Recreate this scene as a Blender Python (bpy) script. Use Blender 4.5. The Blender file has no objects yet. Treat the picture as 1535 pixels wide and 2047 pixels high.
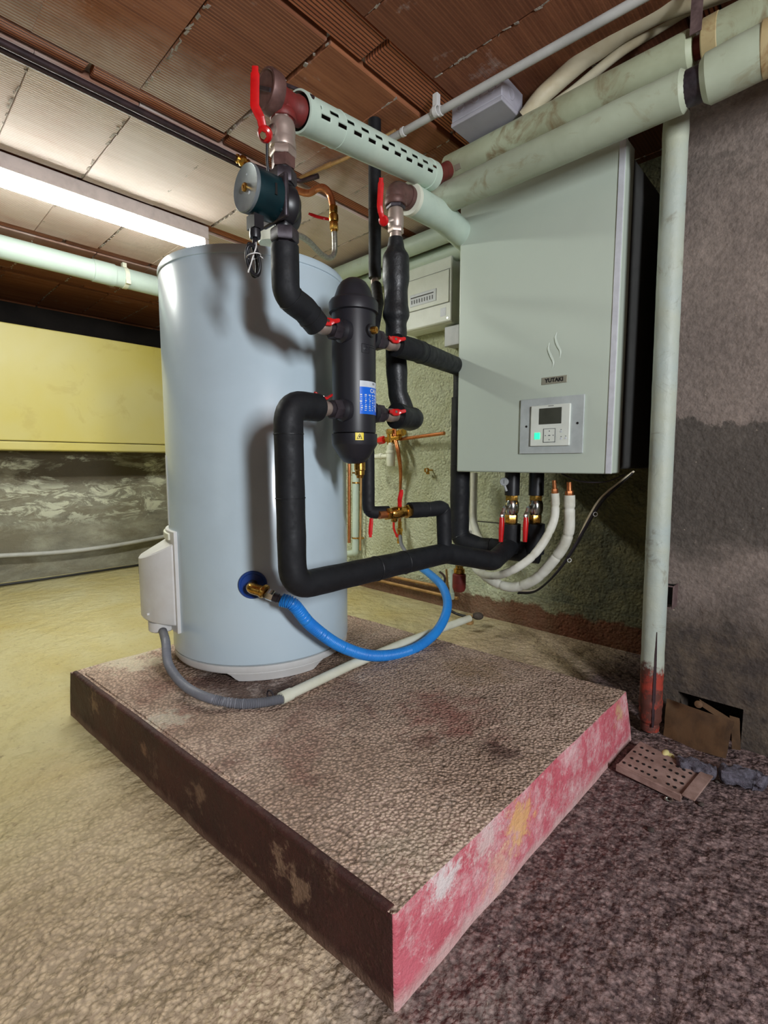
import bpy, bmesh, math, random
from mathutils import Vector, Matrix, noise
PI = math.pi
R_ = math.radians
sc = bpy.context.scene
C = sc.collection
random.seed(7)

# ------------------------------------------------------------ camera
CAM_Z = 0.70
F_PX = 985.0
PITCH = R_(5.71)
YAW = R_(43.4)                       # angle of the view axis from world +X
fwd_h = Vector((math.cos(YAW), math.sin(YAW), 0))
right = Vector((math.sin(YAW), -math.cos(YAW), 0))
fwd = fwd_h * math.cos(PITCH) - Vector((0, 0, 1)) * math.sin(PITCH)
up = right.cross(fwd)
cd = bpy.data.cameras.new('camera')
cam = bpy.data.objects.new('camera', cd)
C.objects.link(cam)
M = Matrix.Identity(4)
for i in range(3):
    M[i][0], M[i][1], M[i][2] = right[i], up[i], -fwd[i]
M[2][3] = CAM_Z
cam.matrix_world = M
cd.sensor_fit = 'VERTICAL'
cd.sensor_height = 36
cd.lens = F_PX / 2047 * 36
cd.clip_start = 0.02
sc.camera = cam
CO = Vector((0, 0, CAM_Z))

# ------------------------------------------------------------ light and exposure
sc.view_settings.view_transform = 'Standard'
sc.view_settings.look = 'None'
sc.view_settings.exposure = 0.0
sc.view_settings.gamma = 1
sc.view_settings.use_curve_mapping = False
w = bpy.data.worlds.new('world')
sc.world = w
w.use_nodes = True
w.node_tree.nodes['Background'].inputs[0].default_value = (0.55, 0.6, 0.7, 1)
w.node_tree.nodes['Background'].inputs[1].default_value = 0.2

def area(name, loc, target, sx, sy, power, col):
    d = bpy.data.lights.new(name, 'AREA')
    d.shape = 'RECTANGLE'; d.size = sx; d.size_y = sy
    d.energy = power; d.color = col
    o = bpy.data.objects.new(name, d)
    C.objects.link(o)
    o.location = loc
    o.rotation_euler = (Vector(target) - Vector(loc)).to_track_quat('-Z', 'Z').to_euler()
    return o
# cool window light read off the tank's shadows, and an added unseen fill
area('window_light', (-0.12, -1.48, 1.17), (0.75, 0.9, 0.75), 0.16, 0.62, 56, (0.93, 0.96, 1.0))
area('fill_light', (-1.9, 0.6, 1.1), (1.2, 0.7, 0.6), 0.9, 1.0, 1.5, (0.92, 1.0, 0.92))
TUBE_STRENGTH = 74

# ------------------------------------------------------------ from the photograph's pixels to the room
def ray(px, py):
    return (fwd * F_PX + right * (px - 767.5) + up * (1023.5 - py)).normalized()
def at(px, py, X=None, Y=None, Z=None, D=None):
    r = ray(px, py)
    if X is not None: t = X / r.x
    elif Y is not None: t = Y / r.y
    elif Z is not None: t = (Z - CAM_Z) / r.z
    else: t = D / r.dot(fwd_h)
    return CO + r * t
V = Vector

# ------------------------------------------------------------ mesh building
def frame_of(axis, ref=None):
    z = V(axis).normalized()
    a = V(ref) if ref is not None else (V((0, 0, 1)) if abs(z.z) < 0.9 else V((1, 0, 0)))
    x = a - z * a.dot(z)
    x.normalize()
    return x, z.cross(x), z

class MB:
    def __init__(s):
        s.v = []; s.f = []; s.m = []; s.cur = 0
    def add(s, vs, fs):
        o = len(s.v)
        s.v += [V(p) for p in vs]
        s.f += [tuple(i + o for i in f) for f in fs]
        s.m += [s.cur] * len(fs)
        return s
    def box(s, a, b):
        (x0, y0, z0), (x1, y1, z1) = [min(p, q) for p, q in zip(a, b)], [max(p, q) for p, q in zip(a, b)]
        return s.add([(x0,y0,z0),(x1,y0,z0),(x1,y1,z0),(x0,y1,z0),(x0,y0,z1),(x1,y0,z1),(x1,y1,z1),(x0,y1,z1)],
                     [(3,2,1,0),(4,5,6,7),(0,1,5,4),(1,2,6,5),(2,3,7,6),(3,0,4,7)])
    def obox(s, c, ax, ay, az):
        """box from centre and three half-extent vectors"""
        c, ax, ay, az = V(c), V(ax), V(ay), V(az)
        vs = [c + ax*i + ay*j + az*k for k in (-1, 1) for (i, j) in ((-1,-1),(1,-1),(1,1),(-1,1))]
        return s.add(vs, [(3,2,1,0),(4,5,6,7),(0,1,5,4),(1,2,6,5),(2,3,7,6),(3,0,4,7)])
    def rings(s, rings, closed=True, cap=True):
        n = len(rings[0]); vs = [p for r in rings for p in r]; fs = []
        for i in range(len(rings) - 1):
            for j in range(n if closed else n - 1):
                k = (j + 1) % n
                fs.append((i*n+j, i*n+k, (i+1)*n+k, (i+1)*n+j))
        if cap:
            fs.append(tuple(range(n-1, -1, -1)))
            fs.append(tuple((len(rings)-1)*n + j for j in range(n)))
        return s.add(vs, fs)
    def lathe(s, prof, origin, axis=(0,0,1), n=32, ref=None, cap=True, phase=0.0):
        """prof = [(radius, distance along axis)]"""
        x, y, z = frame_of(axis, ref); o = V(origin)
        rs = [[o + z*h + (x*math.cos(phase+2*PI*j/n) + y*math.sin(phase+2*PI*j/n))*max(r, 1e-5) for j in range(n)] for r, h in prof]
        return s.rings(rs, cap=cap)
    def cyl(s, a, b, r, r2=None, n=24):
        a, b = V(a), V(b)
        return s.lathe([(r, 0), (r if r2 is None else r2, (b-a).length)], a, b-a, n)
    def hexn(s, a, b, r, ref=None, phase=0.0):
        """hexagonal nut with chamfered corners"""
        a, b = V(a), V(b); L = (b-a).length; c = min(L*0.15, r*0.12)
        s.lathe([(r*0.93, 0), (r, c), (r, L-c), (r*0.93, L)], a, b-a, 6, ref, phase=phase)
        return s.cyl(a - (b-a)*0.01, b + (b-a)*0.01, r*0.80)
    def sphere(s, c, r, n=20, m=12, sc=(1,1,1)):
        rs = []
        for i in range(m+1):
            t = -PI/2 + PI*i/m
            rs.append([V(c) + V((math.cos(t)*math.cos(2*PI*j/n)*r*sc[0], math.cos(t)*math.sin(2*PI*j/n)*r*sc[1], math.sin(t)*r*sc[2])) for j in range(n)])
        return s.rings(rs, cap=False)
    def tube(s, pts, r, n=20, cap=True, rad=None):
        """sweep along a dense path; rad(i, t, length) may vary the radius"""
        pts = [V(p) for p in pts]
        L = [0.0]
        for a, b in zip(pts, pts[1:]): L.append(L[-1] + (b-a).length)
        x, y, z = frame_of(pts[1]-pts[0]); rs = []
        for i, p in enumerate(pts):
            t = (pts[min(i+1, len(pts)-1)] - pts[max(i-1, 0)]).normalized()
            x = (x - t*x.dot(t)).normalized(); y = t.cross(x)
            q = r if rad is None else rad(L[i], L[-1])
            rs.append([p + (x*math.cos(2*PI*j/n) + y*math.sin(2*PI*j/n))*q for j in range(n)])
        return s.rings(rs, cap=cap)
    def poly(s, pts, thick):
        """outline polygon extruded by the vector thick"""
        pts = [V(p) for p in pts]; n = len(pts); t = V(thick)
        return s.add(pts + [p+t for p in pts], [tuple(range(n-1,-1,-1)), tuple(range(n, 2*n))] + [(i, (i+1)%n, n+(i+1)%n, n+i) for i in range(n)])
    def build(s, name, mat, parent=None, origin=None, smooth=True, ang=38, bevel=0, kind=None, label=None, fix=True):
        me = bpy.data.meshes.new(name)
        if parent is not None: o0 = V(parent['_o'])
        elif origin is not None: o0 = V(origin)
        else:
            xs = [p.x for p in s.v]; ys = [p.y for p in s.v]; zs = [p.z for p in s.v]
            o0 = V(((min(xs)+max(xs))/2, (min(ys)+max(ys))/2, min(zs)))
        me.from_pydata([tuple(p - o0) for p in s.v], [], s.f)
        mats = mat if isinstance(mat, (list, tuple)) else [mat]
        for m_ in mats: me.materials.append(m_)
        for p, k in zip(me.polygons, s.m): p.material_index = k
        if fix:
            bm = bmesh.new(); bm.from_mesh(me)
            bmesh.ops.recalc_face_normals(bm, faces=bm.faces)
            bm.to_mesh(me); bm.free()
        if smooth:
            me.polygons.foreach_set('use_smooth', [True]*len(me.polygons))
            me.set_sharp_from_angle(angle=R_(ang))
        o = bpy.data.objects.new(name, me); C.objects.link(o)
        if parent is not None:
            # a sub-part hangs on a part whose own local frame is the thing's frame
            o.parent = parent
            o['_o'] = tuple(o0)
            o.location = (0, 0, 0)
        else:
            o.location = o0
            o['_o'] = tuple(o0)
        if bevel:
            b = o.modifiers.new('bevel', 'BEVEL'); b.width = bevel; b.segments = 3; b.limit_method = 'ANGLE'; b.angle_limit = R_(40)
            b.harden_normals = False
        if kind: o['kind'] = kind
        if label: o['label'] = label
        return o

def thing(name, label, cat, loc, group=None):
    o = bpy.data.objects.new(name, None); C.objects.link(o)
    o.empty_display_size = 0.05
    o.location = loc; o['_o'] = tuple(loc)
    o['label'] = label; o['category'] = cat
    if group: o['group'] = group
    return o
def tag(o, label, cat, group=None, kind=None):
    o['label'] = label; o['category'] = cat
    if group: o['group'] = group
    if kind: o['kind'] = kind
    return o

def fillet(pts, rad, n=8):
    """polyline with rounded corners, resampled"""
    pts = [V(p) for p in pts]; out = [pts[0]]
    for i in range(1, len(pts)-1):
        a, b, c = pts[i-1], pts[i], pts[i+1]
        d1 = (a-b).normalized(); d2 = (c-b).normalized()
        ang = d1.angle(d2)
        if ang > PI - 0.02: out.append(b); continue
        rr = rad[i-1] if isinstance(rad, (list, tuple)) else rad
        t = min(rr / math.tan(ang/2), (a-b).length*0.48, (c-b).length*0.48)
        p, q = b + d1*t, b + d2*t
        for k in range(n+1):
            u = k/n
            out.append(p*(1-u)**2 + b*2*u*(1-u) + q*u*u)
    out.append(pts[-1])
    return out
def dense(pts, step=0.01):
    out = [V(pts[0])]
    for a, b in zip(pts, pts[1:]):
        a, b = V(a), V(b); k = max(1, int((b-a).length/step))
        for i in range(1, k+1): out.append(a.lerp(b, i/k))
    return out
def spline(pts, n=12):
    """Catmull-Rom through the points"""
    P = [V(p) for p in pts]; P = [P[0]*2-P[1]] + P + [P[-1]*2-P[-2]]; out = []
    for i in range(1, len(P)-2):
        for k in range(n):
            t = k/n; a, b, c, d = P[i-1], P[i], P[i+1], P[i+2]
            out.append(0.5*((2*b) + (c-a)*t + (2*a-5*b+4*c-d)*t*t + (3*b-a-3*c+d)*t**3))
    out.append(P[-2])
    return out

# ------------------------------------------------------------ materials
def nodes_of(name):
    m = bpy.data.materials.new(name); m.use_nodes = True
    nt = m.node_tree; b = nt.nodes['Principled BSDF']
    return m, nt, b
def N(nt, t, **kw):
    n = nt.nodes.new(t)
    for k, v in kw.items():
        if k in n.inputs: n.inputs[k].default_value = v
        else: setattr(n, k, v)
    return n
def col(c): return (c[0], c[1], c[2], 1)
def srgb(r, g, b):
    return tuple(((x/255)/12.92 if x/255 <= 0.04045 else ((x/255+0.055)/1.055)**2.4) for x in (r, g, b))
def tex_noise(nt, scale, detail=6, rough=0.55, dist=0.0, vec=None):
    n = N(nt, 'ShaderNodeTexNoise'); n.inputs['Scale'].default_value = scale
    n.inputs['Detail'].default_value = detail; n.inputs['Roughness'].default_value = rough; n.inputs['Distortion'].default_value = dist
    if vec is not None: nt.links.new(vec, n.inputs['Vector'])
    return n.outputs['Fac']
def ramp(nt, fac, stops):
    n = N(nt, 'ShaderNodeValToRGB'); e = n.color_ramp.elements
    while len(e) < len(stops): e.new(0.5)
    for k, (p, c) in enumerate(stops):
        e[k].position = p; e[k].color = col(c) if isinstance(c, tuple) else (c, c, c, 1)
    nt.links.new(fac, n.inputs['Fac'])
    return n.outputs['Color']
def mix(nt, fac, a, b, mode='MIX'):
    n = N(nt, 'ShaderNodeMix', data_type='RGBA', blend_type=mode)
    for sock, val in ((n.inputs[0], fac), (n.inputs[6], a), (n.inputs[7], b)):
        if isinstance(val, (int, float)): sock.default_value = val
        elif isinstance(val, tuple): sock.default_value = col(val)
        else: nt.links.new(val, sock)
    return n.outputs[2]
def math_(nt, op, a, b=0.0, clamp=False):
    n = N(nt, 'ShaderNodeMath', operation=op, use_clamp=clamp)
    for k, v in enumerate((a, b)):
        if isinstance(v, (int, float)): n.inputs[k].default_value = v
        else: nt.links.new(v, n.inputs[k])
    return n.outputs[0]
def position(nt):
    return N(nt, 'ShaderNodeNewGeometry').outputs['Position']
def sep(nt, vec):
    n = N(nt, 'ShaderNodeSeparateXYZ'); nt.links.new(vec, n.inputs[0]); return n.outputs
def bump(nt, b, h, strength=0.3, dist=0.005, prev=None):
    n = N(nt, 'ShaderNodeBump'); n.inputs['Strength'].default_value = strength; n.inputs['Distance'].default_value = dist
    nt.links.new(h, n.inputs['Height'])
    if prev is not None: nt.links.new(prev, n.inputs['Normal'])
    nt.links.new(n.outputs[0], b.inputs['Normal'])
    return n.outputs[0]
def smoothstep(nt, v, lo, hi):
    n = N(nt, 'ShaderNodeMapRange', interpolation_type='SMOOTHSTEP')
    nt.links.new(v, n.inputs['Value'])
    n.inputs['From Min'].default_value = lo; n.inputs['From Max'].default_value = hi
    return n.outputs['Result']

def simple(name, c, rough=0.5, metal=0.0, c2=None, ns=30, amount=0.5, bs=0.0, bscale=120, bd=0.001, coat=0.0, spec=None, rvar=0.0):
    m, nt, b = nodes_of(name)
    b.inputs['Roughness'].default_value = rough; b.inputs['Metallic'].default_value = metal
    if coat: b.inputs['Coat Weight'].default_value = coat; b.inputs['Coat Roughness'].default_value = 0.15
    if spec is not None: b.inputs['Specular IOR Level'].default_value = spec
    pos = position(nt)
    if c2 is None: c2 = tuple(x*0.82 for x in c)
    f = tex_noise(nt, ns, 5, 0.6, 0.3, pos)
    f = ramp(nt, f, [(0.5-0.2*amount, 0.0), (0.75, 1.0)]) if amount else f
    nt.links.new(mix(nt, f, tuple(c), tuple(c2)), b.inputs['Base Color'])
    if rvar:
        r = N(nt, 'ShaderNodeMapRange'); nt.links.new(tex_noise(nt, ns*2, 4, 0.6, 0, pos), r.inputs[0])
        r.inputs[1].default_value = 0.3; r.inputs[2].default_value = 0.7
        r.inputs[3].default_value = max(0.02, rough-rvar); r.inputs[4].default_value = rough+rvar
        nt.links.new(r.outputs[0], b.inputs['Roughness'])
    if bs: bump(nt, b, tex_noise(nt, bscale, 5, 0.6, 0, pos), bs, bd)
    return m

M_ = {}
M_['white_enamel'] = simple('white_enamel', srgb(188, 206, 216), 0.30, c2=srgb(182, 199, 208), ns=6, amount=0.3, coat=0.3)
M_['white_plastic'] = simple('white_plastic', srgb(212, 212, 210), 0.42, c2=srgb(204, 202, 198), ns=20)
M_['cream_plastic'] = simple('cream_plastic', srgb(222, 224, 206), 0.45, c2=srgb(205, 205, 180), ns=14)
M_['panel_white'] = simple('panel_white', srgb(226, 232, 222), 0.4, c2=srgb(216, 222, 210), ns=14)
M_['grey_plastic'] = simple('grey_plastic', srgb(168, 172, 172), 0.4, c2=srgb(150, 154, 156), ns=20)
M_['box_grey'] = simple('box_grey', srgb(176, 174, 184), 0.5, c2=srgb(160, 158, 166), ns=12)
M_['conduit_grey'] = simple('conduit_grey', srgb(188, 188, 184), 0.45, c2=srgb(160, 160, 156), ns=9)
M_['hose_grey'] = simple('hose_grey', srgb(118, 120, 128), 0.5, c2=srgb(100, 102, 110), ns=20)
M_['foam'] = simple('foam', srgb(24, 26, 30), 0.62, c2=srgb(15, 16, 19), ns=25, bs=0.25, bscale=60, bd=0.002, spec=0.35, rvar=0.12)
M_['foam_tape'] = simple('foam_tape', srgb(26, 28, 31), 0.46, c2=srgb(15, 16, 18), ns=40, bs=0.5, bscale=24, bd=0.006, rvar=0.10)
M_['black_plastic'] = simple('black_plastic', srgb(30, 30, 34), 0.38, c2=srgb(22, 22, 26), ns=30)
M_['filter_shell'] = simple('filter_shell', srgb(34, 34, 40), 0.42, c2=srgb(28, 28, 32), ns=8, bs=0.08, bscale=300, bd=0.0005, spec=0.5)
M_['iron_dark'] = simple('iron_dark', srgb(74, 68, 74), 0.42, 0.55, c2=srgb(48, 42, 46), ns=50)
M_['iron_brown'] = simple('iron_brown', srgb(112, 82, 76), 0.5, 0.35, c2=srgb(82, 58, 54), ns=40, rvar=0.1)
M_['rust_red'] = simple('rust_red', srgb(122, 40, 38), 0.55, 0.1, c2=srgb(92, 38, 32), ns=50, bs=0.2, bscale=200)
M_['nickel'] = simple('nickel', srgb(186, 170, 160), 0.42, 0.65, c2=srgb(160, 142, 130), ns=12, rvar=0.05)
M_['chrome'] = simple('chrome', srgb(215, 215, 210), 0.18, 1.0, c2=srgb(180, 180, 176), ns=60)
M_['brass'] = simple('brass', srgb(214, 168, 84), 0.28, 1.0, c2=srgb(168, 120, 50), ns=60, rvar=0.08)
M_['copper'] = simple('copper', srgb(206, 134, 88), 0.34, 0.85, c2=srgb(168, 100, 58), ns=25, rvar=0.1)
M_['copper_dull'] = simple('copper_dull', srgb(188, 150, 100), 0.5, 0.5, c2=srgb(150, 112, 68), ns=30)
M_['red_paint'] = simple('red_paint', srgb(206, 22, 24), 0.35, c2=srgb(176, 14, 18), ns=50, coat=0.2)
M_['pump_green'] = simple('pump_green', srgb(12, 46, 52), 0.36, 0.2, c2=srgb(8, 34, 40), ns=30, bs=0.08, bscale=300)
M_['pump_face'] = simple('pump_face', srgb(142, 152, 158), 0.38, 0.5, c2=srgb(120, 130, 134), ns=30)
M_['blue_hose'] = simple('blue_hose', srgb(40, 140, 226), 0.38, c2=srgb(34, 122, 210), ns=12)
M_['blue_dark'] = simple('blue_dark', srgb(18, 62, 138), 0.4, c2=srgb(14, 50, 116), ns=20)
M_['blue_label'] = simple('blue_label', srgb(20, 104, 218), 0.3, c2=srgb(16, 92, 204), ns=20)
M_['label_white'] = simple('label_white', srgb(210, 216, 222), 0.4)
M_['label_yellow'] = simple('label_yellow', srgb(232, 208, 20), 0.4)
M_['ink'] = simple('ink', srgb(24, 22, 22), 0.5)
M_['ink_soft'] = simple('ink_soft', srgb(96, 100, 104), 0.5)
M_['unit_white'] = simple('unit_white', srgb(190, 201, 187), 0.38, c2=srgb(186, 197, 183), ns=3, amount=0.2)
M_['unit_trim'] = simple('unit_trim', srgb(204, 206, 212), 0.36)
M_['unit_body_shaded'] = simple('unit_body_shaded', srgb(72, 72, 70), 0.6)  # casing sides lie in shade; that shade is put into this dark colour
M_['unit_under'] = simple('unit_under', srgb(30, 30, 30), 0.6)
M_['plate_grey'] = simple('plate_grey', srgb(184, 192, 190), 0.38)
M_['lcd'] = simple('lcd', srgb(74, 76, 66), 0.22, c2=srgb(66, 68, 58))
M_['label_silver'] = simple('label_silver', srgb(170, 168, 150), 0.35, 0.4)
M_['wood_sleeper'] = simple('rusty_plate', srgb(92, 66, 40), 0.75, 0.1, c2=srgb(60, 42, 26), ns=22, bs=0.4, bscale=60, bd=0.002)
M_['strap'] = simple('strap', srgb(112, 92, 90), 0.6, 0.2, c2=srgb(70, 52, 52), ns=40, bs=0.3)
M_['braid'] = simple('braid', srgb(200, 198, 186), 0.35, 0.7, c2=srgb(130, 128, 118), ns=180, amount=1.0, bs=0.5, bscale=500)
M_['beige_pipe'] = simple('beige_pipe', srgb(212, 204, 178), 0.5, c2=srgb(176, 160, 124), ns=9, amount=0.7)
M_['white_foam'] = simple('white_foam', srgb(222, 222, 210), 0.6, c2=srgb(196, 194, 176), ns=20, bs=0.3, bscale=60, bd=0.002)
M_['debris_blue'] = simple('crumpled_sleeve', srgb(104, 100, 112), 0.7, c2=srgb(34, 32, 38), ns=70, amount=1.0, bs=1.0, bscale=90, bd=0.006)
M_['rusty_steel'] = simple('rusty_steel', srgb(62, 44, 48), 0.55, 0.3, c2=srgb(34, 24, 28), ns=30, bs=0.3)
M_['beam_red'] = simple('painted_rail', srgb(158, 112, 104), 0.6, c2=srgb(120, 84, 70), ns=18)
M_['lamp_body'] = simple('lamp_body', srgb(224, 210, 206), 0.5)
m, nt, b = nodes_of('lamp_tube'); b.inputs['Emission Color'].default_value = (0.97, 1.0, 0.93, 1); b.inputs['Emission Strength'].default_value = TUBE_STRENGTH; M_['lamp_tube'] = m
m, nt, b = nodes_of('green_led'); b.inputs['Base Color'].default_value = (0.05, 0.8, 0.4, 1); b.inputs['Emission Color'].default_value = (0.02, 1.0, 0.36, 1); b.inputs['Emission Strength'].default_value = 1.2; M_['green_led'] = m

# pale green painted pipe lagging, dusty and stained
def lagging(name, c1, c2, stain, amt):
    m, nt, b = nodes_of(name); pos = position(nt)
    base = mix(nt, ramp(nt, tex_noise(nt, 7, 4, 0.6, 0.3, pos), [(0.35, 0.0), (0.65, 1.0)]), c1, c2)
    st = ramp(nt, tex_noise(nt, 11, 6, 0.65, 1.0, pos), [(0.62-amt*0.12, 0.0), (0.72-amt*0.05, 1.0)])
    st = math_(nt, 'MULTIPLY', st, amt)
    nt.links.new(mix(nt, st, base, stain), b.inputs['Base Color'])
    b.inputs['Roughness'].default_value = 0.5
    bump(nt, b, tex_noise(nt, 25, 4, 0.6, 0, pos), 0.25, 0.002)
    return m
M_['lag_green'] = lagging('lag_green', srgb(196, 212, 196), srgb(182, 200, 186), srgb(150, 140, 104), 0.25)
M_['lag_mid'] = lagging('lag_mid', srgb(180, 190, 168), srgb(164, 172, 148), srgb(132, 112, 74), 0.6)
M_['lag_dusty'] = lagging('lag_dusty', srgb(176, 184, 156), srgb(150, 152, 124), srgb(120, 96, 62), 0.8)
M_['lag_tape'] = lagging('lag_tape', srgb(186, 172, 130), srgb(160, 136, 92), srgb(130, 92, 50), 0.9)
M_['pipe_pale'] = lagging('pipe_pale', srgb(186, 202, 192), srgb(178, 194, 186), srgb(160, 170, 150), 0.2)

# ------------------------------------------------------------ the room's own materials
CEIL = 1.73
def spot(nt, pos, centre, rx, soft=0.5, wob=0.6, ns=9, ry=None):
    # irregular blot around a point, with its own ragged outline
    v = N(nt, 'ShaderNodeVectorMath', operation='SUBTRACT'); nt.links.new(pos, v.inputs[0]); v.inputs[1].default_value = tuple(centre)
    sc_ = N(nt, 'ShaderNodeVectorMath', operation='DIVIDE'); nt.links.new(v.outputs[0], sc_.inputs[0]); sc_.inputs[1].default_value = (rx, ry or rx, rx)
    ln = N(nt, 'ShaderNodeVectorMath', operation='LENGTH'); nt.links.new(sc_.outputs[0], ln.inputs[0])
    d = math_(nt, 'ADD', ln.outputs['Value'], math_(nt, 'MULTIPLY', math_(nt, 'SUBTRACT', tex_noise(nt, ns, 9, 0.75, 0.1, pos), 0.5), wob*4))
    return smoothstep(nt, d, 1.0, 1.0-soft)
def pebble(nt, pos, scale, warp=0.35):
    # coarse sand grains: warped cell distances, high on the grain and low between grains
    w_ = N(nt, 'ShaderNodeVectorMath', operation='MULTIPLY_ADD')
    n = N(nt, 'ShaderNodeTexNoise'); n.inputs['Scale'].default_value = scale*0.5; n.inputs['Detail'].default_value = 3; nt.links.new(pos, n.inputs['Vector'])
    nt.links.new(n.outputs['Color'], w_.inputs[0]); w_.inputs[1].default_value = (warp/scale*2,)*3; nt.links.new(pos, w_.inputs[2])
    v = N(nt, 'ShaderNodeTexVoronoi', feature='F1'); v.inputs['Scale'].default_value = scale; nt.links.new(w_.outputs[0], v.inputs['Vector'])
    return math_(nt, 'SUBTRACT', 1.0, v.outputs['Distance'])
def mat_floor():
    m, nt, b = nodes_of('rough_screed'); pos = position(nt); s = sep(nt, pos)
    tan = mix(nt, ramp(nt, tex_noise(nt, 3.2, 6, 0.6, 0.4, pos), [(0.3, 0.0), (0.7, 1.0)]), srgb(198, 177, 149), srgb(164, 142, 116))
    yel = mix(nt, ramp(nt, tex_noise(nt, 2.2, 6, 0.6, 0.6, pos), [(0.3, 0.0), (0.7, 1.0)]), srgb(186, 178, 138), srgb(176, 160, 102))
    tan = mix(nt, smoothstep(nt, math_(nt, 'ADD', s[1], math_(nt, 'MULTIPLY', tex_noise(nt, 2.5, 4, 0.6, 0, pos), 0.6)), 0.95, 1.9), tan, yel)
    dark = mix(nt, ramp(nt, tex_noise(nt, 60, 6, 0.75, 0.1, pos), [(0.40, 0.0), (0.60, 1.0)]), srgb(138, 116, 112), srgb(68, 52, 52))
    d = math_(nt, 'ADD', s[1], math_(nt, 'MULTIPLY', tex_noise(nt, 3.0, 6, 0.65, 0.3, pos), 0.35))
    d = math_(nt, 'SUBTRACT', d, math_(nt, 'MULTIPLY', smoothstep(nt, s[0], 0.30, 0.62), 0.28))  # dark tone reaches further out as X grows, behind the plinth too
    base = mix(nt, smoothstep(nt, d, 0.58, 0.40), tan, dark)
    # worn pale screed round the nose of the plinth
    dx = math_(nt, 'SUBTRACT', s[0], 0.38); dy = math_(nt, 'SUBTRACT', s[1], 0.30)
    rr = math_(nt, 'SQRT', math_(nt, 'ADD', math_(nt, 'MULTIPLY', dx, dx), math_(nt, 'MULTIPLY', dy, dy)))
    pale = math_(nt, 'MULTIPLY', smoothstep(nt, rr, 0.26, 0.04), ramp(nt, tex_noise(nt, 26, 8, 0.7, 0.5, pos), [(0.36, 0.0), (0.6, 1.0)]))
    base = mix(nt, math_(nt, 'MULTIPLY', pale, 0.45), base, srgb(182, 170, 158))
    gr = ramp(nt, pebble(nt, pos, 125), [(0.35, 0.0), (0.75, 1.0)])
    base = mix(nt, math_(nt, 'MULTIPLY', smoothstep(nt, s[1], 1.6, 0.5), 0.26), base, gr, 'OVERLAY')
    fl = ramp(nt, tex_noise(nt, 130, 3, 0.6, 0, pos), [(0.68, 0.0), (0.72, 1.0)])
    base = mix(nt, math_(nt, 'MULTIPLY', fl, 0.5), base, srgb(206, 196, 176))
    pits = ramp(nt, tex_noise(nt, 48, 6, 0.7, 0.1, pos), [(0.32, 1.0), (0.42, 0.0)])
    base = mix(nt, math_(nt, 'MULTIPLY', pits, 0.4), base, srgb(92, 70, 54))
    nt.links.new(base, b.inputs['Base Color']); b.inputs['Roughness'].default_value = 0.82
    b.inputs['Specular IOR Level'].default_value = 0.35
    n1 = bump(nt, b, tex_noise(nt, 18, 3, 0.5, 0.1, pos), 0.8, 0.03)
    bump(nt, b, math_(nt, 'MULTIPLY', math_(nt, 'ADD', math_(nt, 'MULTIPLY', pebble(nt, pos, 125), 0.38), math_(nt, 'MULTIPLY', tex_noise(nt, 40, 5, 0.55, 0.0, pos), 1.8)), math_(nt, 'ADD', math_(nt, 'MULTIPLY', smoothstep(nt, s[1], 1.6, 0.6), 0.8), 0.2)), 0.9, 0.0075, n1)
    return m
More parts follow.
